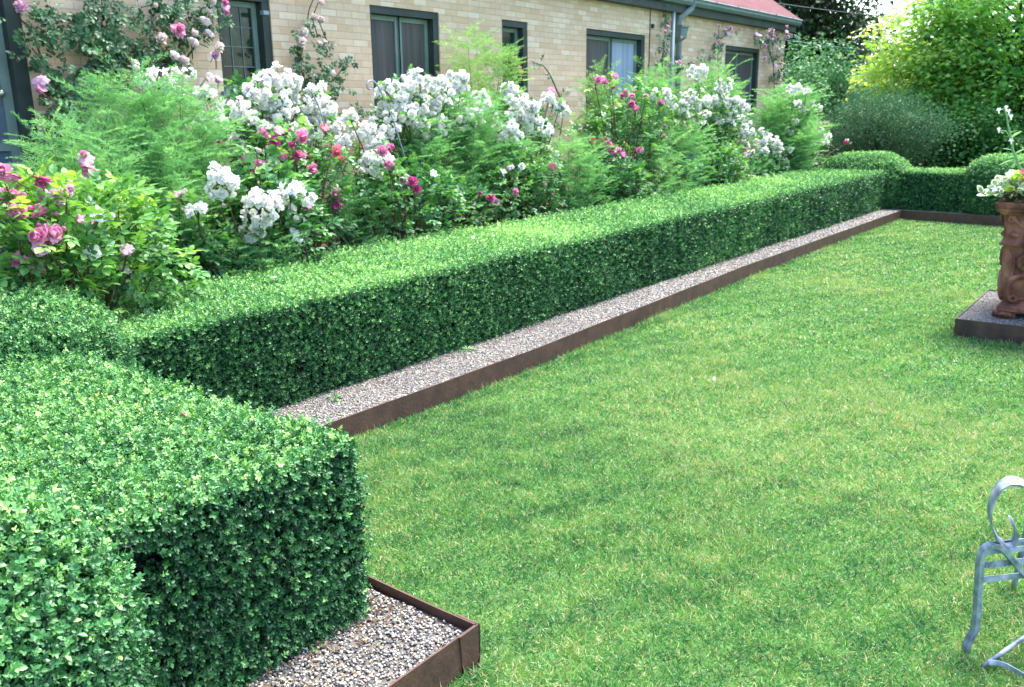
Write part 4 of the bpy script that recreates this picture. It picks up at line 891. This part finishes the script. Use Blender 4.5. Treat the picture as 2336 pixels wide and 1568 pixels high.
# ------------------------------------------------------------------ trees and shrubs beyond the hedge
def maple_tpl(seed):
    r = np.random.RandomState(seed); V = []; lob = [0, 55, 115, 245, 305]
    ang = [(-90, .12), (-55, .5), (-30, .38), (0, .62), (25, .42), (52, .85), (72, .5), (90, 1.0), (108, .5), (128, .85), (155, .42), (180, .62), (210, .38), (235, .5)]
    for a, q in ang: V.append((q * .55 * math.cos(math.radians(a)), .45 + q * .55 * math.sin(math.radians(a)), -.18 * q * abs(math.cos(math.radians(a))) + r.uniform(-.02, .02)))
    n = len(V); V.append((0, .42, .03)); return np.array(V), [k for i in range(n) for k in (n, i, (i + 1) % n)], [3] * n
MAP = [maple_tpl(i) for i in range(3)]
MT['golden'] = leafmat('golden_green_maple_leaf', [(0, (.12, .32, .06)), (.35, (.30, .52, .11)), (.7, (.54, .68, .22)), (1, (.74, .78, .40))], .5, .3, .5, (1.2, 1.15, .5))
MT['maple'] = leafmat('maple_leaf', [(0, (.04, .17, .04)), (.4, (.12, .37, .075)), (.75, (.28, .54, .12)), (1, (.50, .66, .22))], .5, .3, .5, (1.2, 1.15, .5))
MT['dark_leaf'] = leafmat('dark_tree_leaf', [(0, (.012, .035, .012)), (.6, (.03, .08, .022)), (1, (.08, .17, .03))], .5, .3, .35)
MT['willow'] = leafmat('grey_green_willow_leaf', [(0, (.02, .08, .03)), (.5, (.06, .17, .07)), (1, (.15, .31, .14))], .5, .3, .25)
MT['under'] = leafmat('dark_shrub_leaf', [(0, (.015, .08, .018)), (.5, (.045, .19, .035)), (1, (.11, .32, .05))], .5, .35, .3)
def tree(name, label, cat, base, crown, r3, nclump, per, csz, lsz, tpls, mat, trunk_r=.1, nl=7, flatness=.5, group='trees and shrubs beyond the hedge', shell=.35, up_=.8, inner=None, tint=None, droop=-.3):
    base = np.array(base, float); crown = np.array(crown, float); r3 = np.array(r3, float)
    rt = root(name, base, label, cat, group)
    d = rdir(nclump); rad = rs.uniform(0, 1, nclump) ** shell; C_ = crown + d * r3 * (rad * (1 + .15 * n_lo(d * 3 + base[0]) + .10 * n_mid(d + base[0])))[:, None]
    C_ = C_[C_[:, 2] > .15]; nclump = len(C_)
    tr = MB(); top = crown * [1, 1, 0] + [0, 0, crown[2] + r3[2] * .6]; t = np.linspace(0, 1, 8)[:, None]
    for k in range(max(1, nl // 4)):
        tt = top + np.append(rs.normal(size=2) * r3[0] * .25, 0); P = base + (tt - base) * t + np.sin(t * 5 + k) * .06 * r3[0]; tr.tube(P, np.linspace(trunk_r, trunk_r * .25, 8), 8, cap=False)
    ii = rs.permutation(nclump)[:nl * 6]
    for i in ii:
        s_ = rs.uniform(.15, .8); a = base + (top - base) * s_; m_ = (a + C_[i]) / 2 + [0, 0, .1 * r3[2]]; tq = np.linspace(0, 1, 6)[:, None]
        P = (1 - tq) ** 2 * a + 2 * tq * (1 - tq) * m_ + tq * tq * C_[i]; tr.tube(P, np.linspace(trunk_r * .35, trunk_r * .07, 6), 5, cap=False)
    tr.build('trunk', MT['bark'], rt)
    n = nclump * per; ci = np.repeat(np.arange(nclump), per)
    off = rs.normal(size=(n, 3)) * csz * .55; off[:, 2] *= flatness; off[:, 2] -= .35 * (off[:, 0] ** 2 + off[:, 1] ** 2) / csz
    p = C_[ci] + off; o_ = off / (np.linalg.norm(off, axis=1)[:, None] + 1e-6)
    dd = o_ + rdir(n) * .5 + [0, 0, droop]; fr = frames(dd, np.array([0, 0, up_]) + rdir(n) * .45)
    cr = rs.normal(size=nclump) * .14; rel = (C_[:, 2] - crown[2]) / r3[2]
    rnd = .42 + cr[ci] + rs.normal(size=n) * .12 + .12 * rel[ci]
    if tint is not None: rnd = rnd + tint(p)
    rnd = np.clip(rnd, 0, 1); ti = rs.randint(len(tpls), size=n); sc = lsz * rs.uniform(.7, 1.25, n); lf = MB()
    for j, t_ in enumerate(tpls): lf.inst(t_, p[ti == j], fr[ti == j], sc[ti == j], rnd[ti == j])
    lf.build('crown', MT[mat], rt); return rt
def pos(px, X): q = at(px, 250, x=X); return q[1]
tree('maple_tree', 'young maple with yellow green leaves in flat layers behind the grey shrub', 'tree', (23.5, pos(2110, 23.5), 0), (23.2, pos(2118, 23.2), 2.7), (1.3, 1.55, 2.0), 260, 42, .42, .15, MAP, 'golden', .045, 9, .28, group='maples beyond the hedge', shell=.3)
tree('maple_tree', 'large leafy green maple filling the upper right corner', 'tree', (23.0, pos(2300, 23), 0), (23.2, pos(2310, 23.2), 3.1), (2.1, 2.3, 2.6), 420, 46, .5, .16, MAP, 'maple', .09, 10, .32, group='maples beyond the hedge', shell=.3)
tree('maple_tree', 'darker green maple at the right edge of the view', 'tree', (22.5, -1.0, 0), (22.5, -1.0, 3.0), (2.2, 2.3, 2.5), 200, 40, .55, .18, MAP, 'maple', .09, 9, .32, group='maples beyond the hedge')
tree('dark_tree', 'tall dark tree with sky showing through behind the roof end', 'tree', (36, 15.2, 0), (36, 15.2, 6.4), (2.6, 3.1, 3.1), 170, 60, .8, .2, [leaf_lo(.35)], 'dark_leaf', .22, 9, .6)
tree('dark_tree', 'tall dark tree above the yellow green maple', 'tree', (36, 12.2, 0), (36, 12.3, 6.0), (2.6, 2.3, 3.0), 150, 60, .8, .2, [leaf_lo(.35)], 'dark_leaf', .2, 9, .6)
tree('green_tree', 'mid green bushy tree behind the corner of the house', 'tree', (26, pos(1850, 26), 0), (26, pos(1855, 26), 2.1), (1.3, 1.35, 1.75), 150, 55, .42, .11, [leaf_lo(.35)], 'mid_leaf', .07, 8, .5)
tree('green_tree', 'low green tree between the house corner and the yellow maple', 'tree', (27, pos(1935, 27), 0), (27, pos(1940, 27), 1.7), (1.3, 1.2, 1.4), 110, 55, .42, .11, [leaf_lo(.35)], 'mid_leaf', .07, 8, .5)
tree('vine_shrub', 'loose climbing shrub hanging at the house corner above the far fern', 'shrub', (20.3, pos(1835, 20.3), 0), (20.3, pos(1830, 20.3), 2.0), (.4, .42, .95), 60, 26, .22, .08, [leaf_hi(.35)], 'mid_leaf', .03, 5, .8)
tree('willow_shrub', 'rounded grey green willow shrub behind the domed box shrub', 'shrub', (19.4, pos(2010, 19.4), 0), (19.4, pos(2010, 19.4), 1.42), (.85, 1.25, .66), 380, 60, .23, .055, [leaf_lo(.16), leaf_lo(.2)], 'willow', .05, 12, 1.0, shell=.28, up_=.3, droop=.6)
tree('dark_shrub', 'dark green shrub under the large maple', 'shrub', (20.8, pos(2220, 20.8), 0), (20.8, pos(2230, 20.8), .95), (.9, 1.35, .75), 160, 60, .3, .085, [leaf_lo(.4), leaf_lo(.35)], 'under', .04, 7, .6)
tree('dark_shrub', 'dark green shrub at the right behind the planter blooms', 'shrub', (21, -.2, 0), (21, -.2, 1.0), (.9, 1.8, .85), 150, 55, .35, .095, [leaf_lo(.4), leaf_lo(.35)], 'under', .04, 7, .6)
tree('dark_shrub', 'dark leafy shrub behind the willow shrub', 'shrub', (23, pos(1960, 23), 0), (23, pos(1960, 23), .7), (.8, 1.6, .9), 130, 50, .35, .10, [leaf_lo(.4)], 'dark_leaf', .04, 7, .6)
# far wood: one mass nobody could count
mb = MB()
nn_ = 1100; cy_ = rs.uniform(-22, 34, nn_); cz_ = rs.uniform(.2, 4.6, nn_) ; cx_ = 42 + rs.uniform(-2, 4, nn_) + .0 * cy_
C_ = np.stack([cx_, cy_, cz_ * (1 + .1 * np.sin(cy_))], 1); per = 60; n = nn_ * per
p = np.repeat(C_, per, 0) + rs.normal(size=(n, 3)) * .75; fr = frames(rdir(n), np.array([0, 0, 1.]) + rdir(n) * .6)
mb.inst(leaf_lo(.4), p, fr, .30 * rs.uniform(.7, 1.3, n), np.clip(np.repeat(.45 + rs.normal(size=nn_) * .2, per) + rs.normal(size=n) * .12, 0, 1))
tag(mb.build('distant_wood', MT['dark_leaf']), 'dark green wood closing the view behind the garden trees', 'wood', kind='stuff')

# ------------------------------------------------------------------ planter on its gravel square
PX, PY = 8.48, .62
pl = root('planter_plinth', (PX, PY, 0), 'square steel edged gravel plinth under the terracotta planter', 'plinth')
mb = MB(); x0, x1, y0, y1 = 7.755, 9.205, -.105, 1.345
for a, b_ in (((x0, y0), (x1, y0 + .008)), ((x0, y1 - .008), (x1, y1)), ((x0, y0 + .008), (x0 + .008, y1 - .008)), ((x1 - .008, y0 + .008), (x1, y1 - .008))): mb.box((*a, -.02), (*b_, ST))
mb.build('frame', MT['steel_dark'], pl)
MB().box((x0 + .009, y0 + .009, 0), (x1 - .009, y1 - .009, .143)).build('gravel_bed', MT['gravelbase'], pl)
g = MB(); n = 9000; p = np.stack([rs.uniform(x0 + .01, x1 - .01, n), rs.uniform(y0 + .01, y1 - .01, n), np.full(n, .145) + rs.uniform(-.003, .003, n)], 1)
fr = frames(rdir(n), rdir(n)); fr[:, 2, :] *= .6; g.inst(ico(), p, fr, rs.uniform(.004, .008, n), np.clip(.45 + rs.normal(size=n) * .2, 0, .85)); o = g.build('pebbles', MT['pebble'], pl, smooth=True); o['kind'] = 'stuff'

pt = root('terracotta_planter', (PX, PY, ST), 'tall square terracotta planter with scroll ornament, full of blooms', 'planter')
def sq(mb, prof, bev=.02):
    V = []; 
    for hw_, z in prof:
        b_ = bev; pts_ = [(hw_ - b_, -hw_), (hw_, -hw_ + b_), (hw_, hw_ - b_), (hw_ - b_, hw_), (-hw_ + b_, hw_), (-hw_, hw_ - b_), (-hw_, -hw_ + b_), (-hw_ + b_, -hw_)]
        V += [(PX + a, PY + c, z) for a, c in pts_]
    k = 8; m_ = len(prof); f = [(i * k + j, i * k + (j + 1) % k, (i + 1) * k + (j + 1) % k, (i + 1) * k + j) for i in range(m_ - 1) for j in range(k)] + [tuple(range(k))[::-1], tuple(range((m_ - 1) * k, m_ * k))]
    return mb.polys(V, f)
K = .90
def hw(v): return v
b_ = sq(MB(), [(hw(.455), .20), (hw(.475), .21), (hw(.475), .245), (hw(.455), .262), (hw(.44), .28), (hw(.445), .33), (hw(.462), .42), (hw(.472), .53), (hw(.478), .62), (hw(.482), .70), (hw(.487), .745), (hw(.512), .752), (hw(.515), .768), (hw(.500), .785), (hw(.492), .81), (hw(.492), .86), (hw(.50), .95), (hw(.51), .99)])
b_.build('body', MT['terra'], pt)
sq(MB(), [(hw(.515), .991), (hw(.525), 1.0), (hw(.535), 1.015), (hw(.555), 1.03), (hw(.56), 1.05), (hw(.572), 1.06), (hw(.575), 1.085), (hw(.565), 1.10), (hw(.52), 1.10), (hw(.515), 1.07)], .03).build('rim', MT['terra'], pt)
MB().box((PX - .47, PY - .47, 1.0), (PX + .47, PY + .47, 1.082)).build('soil', MT['soil'], pt)
def facept(face, u, z, off):
    """u from -1..1 in metres across the face"""
    h_ = np.interp(z, [.2, .28, .42, .62, .75, .86, .99], [.455, .44, .462, .478, .487, .492, .51]) + off
    return {0: (PX - h_, PY - u, z), 1: (PX + u, PY - h_, z), 2: (PX + h_, PY + u, z), 3: (PX - u, PY + h_, z)}[face]
def vol(pts, r0, r1, face, mb, mir, off=.012):
    P = np.array(pts, float); t = np.linspace(0, len(P) - 1, 6 * len(P)); Q = np.stack([np.interp(t, range(len(P)), P[:, i]) for i in range(2)], 1)
    for _ in range(4): Q[1:-1] = (Q[:-2] + 2 * Q[1:-1] + Q[2:]) / 4
    R3 = [facept(face, (-.44 + q[0]) * mir, q[1], off) for q in Q]
    mb.tube(R3, np.linspace(r0, r1, len(R3)), 7)
def spiral(c, r_, a0, turns, n=14): return [(c[0] + r_ * (1 - i / n * .75) * math.cos(a0 + turns * 2 * PI * i / n), c[1] + r_ * (1 - i / n * .75) * math.sin(a0 + turns * 2 * PI * i / n)) for i in range(n)]
for face in range(4):
    for mir in (-1, 1):
        mb = MB()
        low_c = [(.215, .47), (.205, .50), (.17, .515), (.11, .518), (.055, .49), (.025, .43), (.025, .36), (.04, .32)] + spiral((.075, .325), .035, PI, 1.2)
        up_c = [(.30, .60), (.285, .66), (.235, .70), (.16, .70), (.10, .665), (.085, .62), (.105, .58)] + spiral((.135, .59), .03, PI, 1.1)
        vol(low_c, .025, .014, face, mb, mir, .014); vol(up_c, .025, .014, face, mb, mir, .016)
        vol([(q[0] + .022, q[1] - .018) for q in low_c[1:7]], .009, .008, face, mb, mir, .006)
        vol([(q[0] + .012, q[1] - .022) for q in up_c[1:6]], .009, .008, face, mb, mir, .006)
        vol(spiral((.20, .462), .026, PI / 2, -1.2), .012, .008, face, mb, mir, .012); vol(spiral((.275, .595), .026, 0, -1.2), .012, .008, face, mb, mir, .012)
        vol([(.04, .50), (.06, .60), (.05, .66), (.02, .72)], .012, .006, face, mb, mir, .005); vol([(.075, .31), (.17, .33), (.25, .30), (.33, .36)], .012, .007, face, mb, mir, .006)
        vol([(.11, .518), (.125, .55), (.105, .58)], .012, .012, face, mb, mir, .008)
        mb.build('scroll_ornament', MT['terra'], pt, smooth=True); mb = MB()
        # corner volute under the rim
        vol([(.0, .985), (.03, .955), (.06, .93), (.075, .90)], .022, .010, face, mb, mir, .012)
        vol(spiral((.0, .965), .028, 0, 1.3), .013, .008, face, mb, mir, .02)
        mb.build('corner_volute', MT['terra'], pt, smooth=True)
    mb = MB(); vol([(.28, .42), (.36, .52), (.44, .44), (.52, .52), (.60, .42)], .014, .014, face, mb, 1, .006)
    mb.build('garland', MT['terra'], pt, smooth=True)
    for k in range(9):
        mb = MB(); u = -.41 + k * .1025; q = np.array([facept(face, u + du, .838, .012) for du in (-.034, -.028, 0, .028, .034)]); mb.tube(q, [.006, .017, .021, .017, .006], 8); mb.build('bead', MT['terra'], pt, smooth=True)
for sx in (-1, 1):
    for sy in (-1, 1):
        mb = MB(); c = np.array([PX + sx * .42, PY + sy * .42, .175])
        mb.tube([c + [-.075, 0, -.005], c + [-.07, 0, 0], c + [.07, 0, 0], c + [.075, 0, -.005]], [.028, .032, .032, .028], 12)
        mb.tube([c + [0, -.085, 0], c + [0, -.08, 0], c + [0, .08, 0], c + [0, .085, 0]], [.024, .032, .032, .024], 12)
        mb.box(c + [-.06, -.06, .0], c + [.06, .06, .028]); mb.build('foot', MT['terra'], pt, smooth=False)

MT['lime'] = leafmat('lime_leaf', [(0, (.22, .42, .03)), (.5, (.42, .60, .05)), (1, (.60, .70, .12))], .5, .3, .4)
MT['cream'] = leafmat('cream_margin', [(0, (.55, .62, .42)), (1, (.72, .76, .60))], .5, .3, .3)
MT['sage_leaf'] = leafmat('pale_green_leaf_centre', [(0, (.16, .34, .14)), (1, (.30, .48, .22))], .5, .3, .3)
def potplant(name, label, cat, c, r3, n, tp, mat, size, group='plants in the terracotta planter', up_=.2, mats=None, tp2=None):
    c = np.array(c, float); rt = root(name, (c[0], c[1], 1.08), label, cat, group); d = rdir(n); d[:, 2] = np.abs(d[:, 2]) * 1.0 - .15
    p = c + d * np.array(r3) * (rs.uniform(0, 1, n) ** .5)[:, None]; dd = d + rdir(n) * .4 + [0, 0, up_]; fr = frames(dd, d + [0, 0, .6] + rdir(n) * .25)
    sc = size * rs.uniform(.7, 1.25, n); rnd = rs.uniform(0, 1, n); lf = MB(); lf.inst(tp, p, fr, sc, rnd, 0)
    if tp2 is not None: lf.inst(tp2, p + fr[:, :, 2] * .0015, fr, sc, rnd, 1)
    for i in rs.permutation(n)[:40]: lf.tube([(c[0], c[1], 1.05), (c + p[i]) / 2 - [0, 0, .01], p[i]], .003, 4, len(mats) - 1, cap=False)
    lf.build('foliage', mats, rt); return rt
vt = leaf_hi(.36, .05, .2); v2 = (vt[0] * [.68, .72, 1] + [0, .10, .004], vt[1], vt[2])
for (yy, xx) in ((1.10, 8.10), (.75, 8.02), (.35, 8.02), (0.1, 8.1), (1.1, 8.6)):
    potplant('variegated_plant', {(1.10): 'cream edged leaves spilling over the near left corner of the planter' if xx < 8.5 else 'cream edged leaves at the far side of the planter', .75: 'cream edged leaves along the front rim of the planter', .35: 'cream edged leaves right of the middle of the planter front', 0.1: 'cream edged leaves over the right corner of the planter'}[yy], 'trailing plant', (xx, yy, 1.15), (.2, .22, .13), 130, vt, None, .068, mats=[MT['cream'], MT['sage_leaf'], MT['stem']], tp2=v2)
hl = leaf_hi(.46, .05, .25)
potplant('lime_plant', 'lime yellow leaves mounded in the middle of the planter', 'foliage plant', (8.35, .80, 1.21), (.28, .38, .15), 260, hl, None, .08, mats=[MT['lime'], MT['stem']])
potplant('lime_plant', 'lime yellow leaves crowding the near left corner of the planter', 'foliage plant', (8.14, 1.0, 1.21), (.17, .18, .12), 150, hl, None, .072, mats=[MT['lime'], MT['stem']])
potplant('lime_plant', 'lime yellow leaves on the right side of the planter', 'foliage plant', (8.5, .3, 1.21), (.3, .35, .15), 220, hl, None, .08, mats=[MT['lime'], MT['stem']])
def c7(x, y): return ((2680 + x / 2.2407) * .80663, (280 + y / 2.24) * .80663)
nt_ = root('flowering_tobacco', (8.2, .9, 1.08), 'tall pale green flowering stalk rising from the planter', 'flowering plant', 'plants in the terracotta planter')
Yn = .93
P = [at(*c7(*q), x=8.1) for q in ((470, 470), (440, 385), (415, 330), (402, 250), (385, 180), (372, 100), (358, 60))]
s_ = MB(); s_.tube(P, np.linspace(.012, .005, len(P)), 6)
for a, q in (((402, 260), (370, 205)), ((370, 205), (325, 200)), ((385, 150), (408, 110)), ((358, 65), (330, 68)), ((362, 60), (372, 48)), ((395, 215), (440, 200))): s_.tube([at(*c7(*a), x=8.1), at(*c7(*q), x=8.1)], [.005, .003], 5)
s_.build('stem', MT['sage_leaf'], nt_)
lf = MB()
for a, q, sz in (((440, 385), (335, 400), .17), ((415, 330), (362, 308), .10), ((430, 350), (484, 310), .13), ((402, 250), (455, 200), .10), ((445, 420), (484, 390), .15), ((450, 400), (400, 425), .14), ((440, 380), (490, 360), .16)):
    A = at(*c7(*a), x=8.1); B = at(*c7(*q), x=8.08); d = (B - A); lf.inst(leaf_hi(.22, .04, .2), A[None], frames(d[None], np.array([[0, -.3, 1.]])), [np.linalg.norm(d) * 1.15], [rs.uniform(.2, .8)])
lf.build('foliage', MT['sage_leaf'], nt_)
st5 = tpl_merge([xf(leaf_hi(.26, .03, .1), rotm((math.cos(a), math.sin(a), .25), (0, 0, 1)), 1) for a in np.arange(5) * 1.2566])
for x, y, sz in ((325, 68, .035), (372, 50, .028), (388, 75, .03), (402, 108, .03), (325, 190, .03), (403, 262, .035), (400, 470, .06), (300, 570, .055), (385, 480, .05)):
    q = at(*c7(x, y), x=8.06 if y < 300 else 7.93); mb = MB(); z = np.array([[-.8, 0, .5]]); x_ = np.cross(z, rdir(1)); x_ /= np.linalg.norm(x_); mb.inst(st5, q[None], np.stack([x_, np.cross(z, x_), z], 2), sz * .62, [.3]); mb.tube([q, q + np.array([.02, 0, -.03])], .006, 5)
    mb.build('bloom', MT['white'], nt_)
q = at(*c7(478, 462), x=7.98); mb = MB(); z = np.array([[-.8, 0, .5]]); x_ = np.cross(z, rdir(1)); x_ /= np.linalg.norm(x_); mb.inst(st5, q[None], np.stack([x_, np.cross(z, x_), z], 2), .03, [.9])
mb.tube([q, q + [.05, 0, -.15]], .004, 5); tag(mb.build('red_flower', MT['coral'], origin=tuple(q + [.05, 0, -.15])), 'single red bloom among the lime leaves of the planter', 'flower')

# ------------------------------------------------------------------ metal garden chair at the right edge
ft = at(2210, 1490, z=0.0); U = at(2336, 1242, z=.4) - at(2255, 1250, z=.4); U[2] = 0; U /= np.linalg.norm(U); Vd = np.array([-U[1], U[0], 0]); Vd = Vd if Vd @ ft > 0 else -Vd     # Vd: away from the camera
ch = root('garden_chair', (*ft[:2], 0), 'grey zinc metal garden chair with scrolled arm, cut by the right edge', 'chair')
def onp(x, y, off=0):
    """pixel of the chair close-up -> point on the vertical plane through the foot"""
    px = (2596 + x / 2.613) * .80663; py = (1344 + y / 2.613) * .80663; r = ray(px, py); p0 = ft + Vd * off; t = ((p0 - CAM) @ Vd) / (r @ Vd); return CAM + r * t
def smooth(P, k=8, it=4):
    P = np.array(P); t = np.linspace(0, len(P) - 1, k * len(P)); Q = np.stack([np.interp(t, range(len(P)), P[:, i]) for i in range(3)], 1)
    for _ in range(it): Q[1:-1] = (Q[:-2] + 2 * Q[1:-1] + Q[2:]) / 4
    return Q
legp = [(353, 1310), (358, 1260), (385, 1200), (418, 1150), (432, 1050), (445, 850), (455, 680), (465, 600), (490, 545), (530, 518), (585, 522), (630, 548), (680, 610), (784, 730), (900, 850)]
L1 = smooth([onp(*q) for q in legp])
WID = .60
mirror = lambda P: P + U * (2 * (.30 - (P - ft) @ U))[:, None]
for Q in (L1, mirror(L1)): MB().ribbon(Q, .024, .017, Vd).build('leg', MT['zinc'], ch)
scr = smooth([onp(*q) for q in ((1000, 420), (930, 200), (850, 100), (784, 72), (720, 70), (650, 110), (600, 190), (572, 290), (578, 370), (605, 450), (645, 520), (700, 560), (745, 545), (770, 500), (772, 440), (755, 390), (730, 358))])
MB().ribbon(scr + Vd * .03, .075, .006, Vd * .85 + U * .5).build('arm_scroll', MT['zinc'], ch)
MB().ribbon(mirror(scr) + Vd * .03, .075, .006, Vd * .85 - U * .5).build('arm_scroll', MT['zinc'], ch)
for (x, y, wd, off) in ((470, 768, .020, .012), (470, 662, .020, .012), (500, 565, .018, .012), (560, 500, .014, .05)):
    a = onp(x - 8, y + 6, off); n_ = 9
    P = np.array([a + U * s_ for s_ in np.linspace(0, .52, n_)]); MB().ribbon(P, wd, .006, np.array([0, 0, 1.]) + Vd * .25).build('slat', MT['zinc'], ch)
oz = lambda x, y, z: at((2596 + x / 2.613) * .80663, (1344 + y / 2.613) * .80663, z=z)
P = [oz(480, 1412, .012), oz(630, 1307, .04), oz(784, 1200, .07), oz(1000, 1050, .12)]
MB().tube(P, .008, 8).build('stretcher', MT['zinc'], ch, smooth=True)
P = smooth([oz(520, 1385, .03), oz(580, 1385, .032), oz(650, 1405, .03), oz(784, 1480, .02), oz(900, 1560, .01)]); MB().ribbon(P, .016, .007, np.array([0, 0, 1.]) + Vd * .4).build('stretcher', MT['zinc'], ch)
tag_pts = legp[:1]
# rear legs and back, beyond the picture edge
for u0 in (.46, .62):
    P = smooth([ft + U * u0 + Vd * .36, ft + U * u0 + Vd * .34 + [0, 0, .25], ft + U * u0 + Vd * .33 + [0, 0, .45], ft + U * u0 + Vd * .42 + [0, 0, .90]]); MB().ribbon(P, .02, .01, Vd).build('leg', MT['zinc'], ch)
P = smooth([ft + U * .46 + Vd * .42 + [0, 0, .89], ft + U * .54 + Vd * .42 + [0, 0, .96], ft + U * .62 + Vd * .42 + [0, 0, .89]]); MB().tube(P, .012, 8).build('backrest', MT['zinc'], ch)

# small things: fallen petals and weeds
for i, (x, y, z, kd) in enumerate(((1080, 545, .80, 'white'), (627, 632, .80, 'white'), (905, 555, .80, 'blush'), (1255, 575, .80, 'blush'), (1628, 868, .03, 'white'), (415, 942, .80, 'coral'))):
    q = at(x, y, z=z); tp = petal(.5, 1, .3, .1); mb = MB(); mb.inst(tp, q[None], frames(rdir(1), np.array([[0, 0, 1.]]) + rdir(1) * .4), .028, [.3]); tag(mb.build('fallen_petal', MT[kd], smooth=True, origin=tuple(q)),
        ['white petal lying on the long hedge at centre', 'white petal on the hedge below the low white trusses', 'pale petal on the hedge left of centre', 'pale petal on the hedge top right of centre', 'pale petal in the grass by the long steel edging', 'orange petal on the nearest end of the long hedge'][i], 'petal', 'fallen petals')
for x, y, lb in ((1068, 800, 'small green weed growing in the grey pebble strip'), (760, 912, 'tiny weed at the near foot of the long hedge')):
    q = at(x, y, z=GZ); n = 26; mb = MB(); d = rdir(n); d[:, 2] = np.abs(d[:, 2]) * .6; mb.inst(leaf_hi(.3), q + d * .03, frames(d, np.tile([0, 0, 1.], (n, 1))), .03 * rs.uniform(.6, 1.2, n), rs.uniform(.5, 1, n)); tag(mb.build('weed', MT['box'], origin=tuple(q)), lb, 'weed', 'weeds in the pebble strip')
for o in bpy.data.objects:
    if '_w' in o: del o['_w']
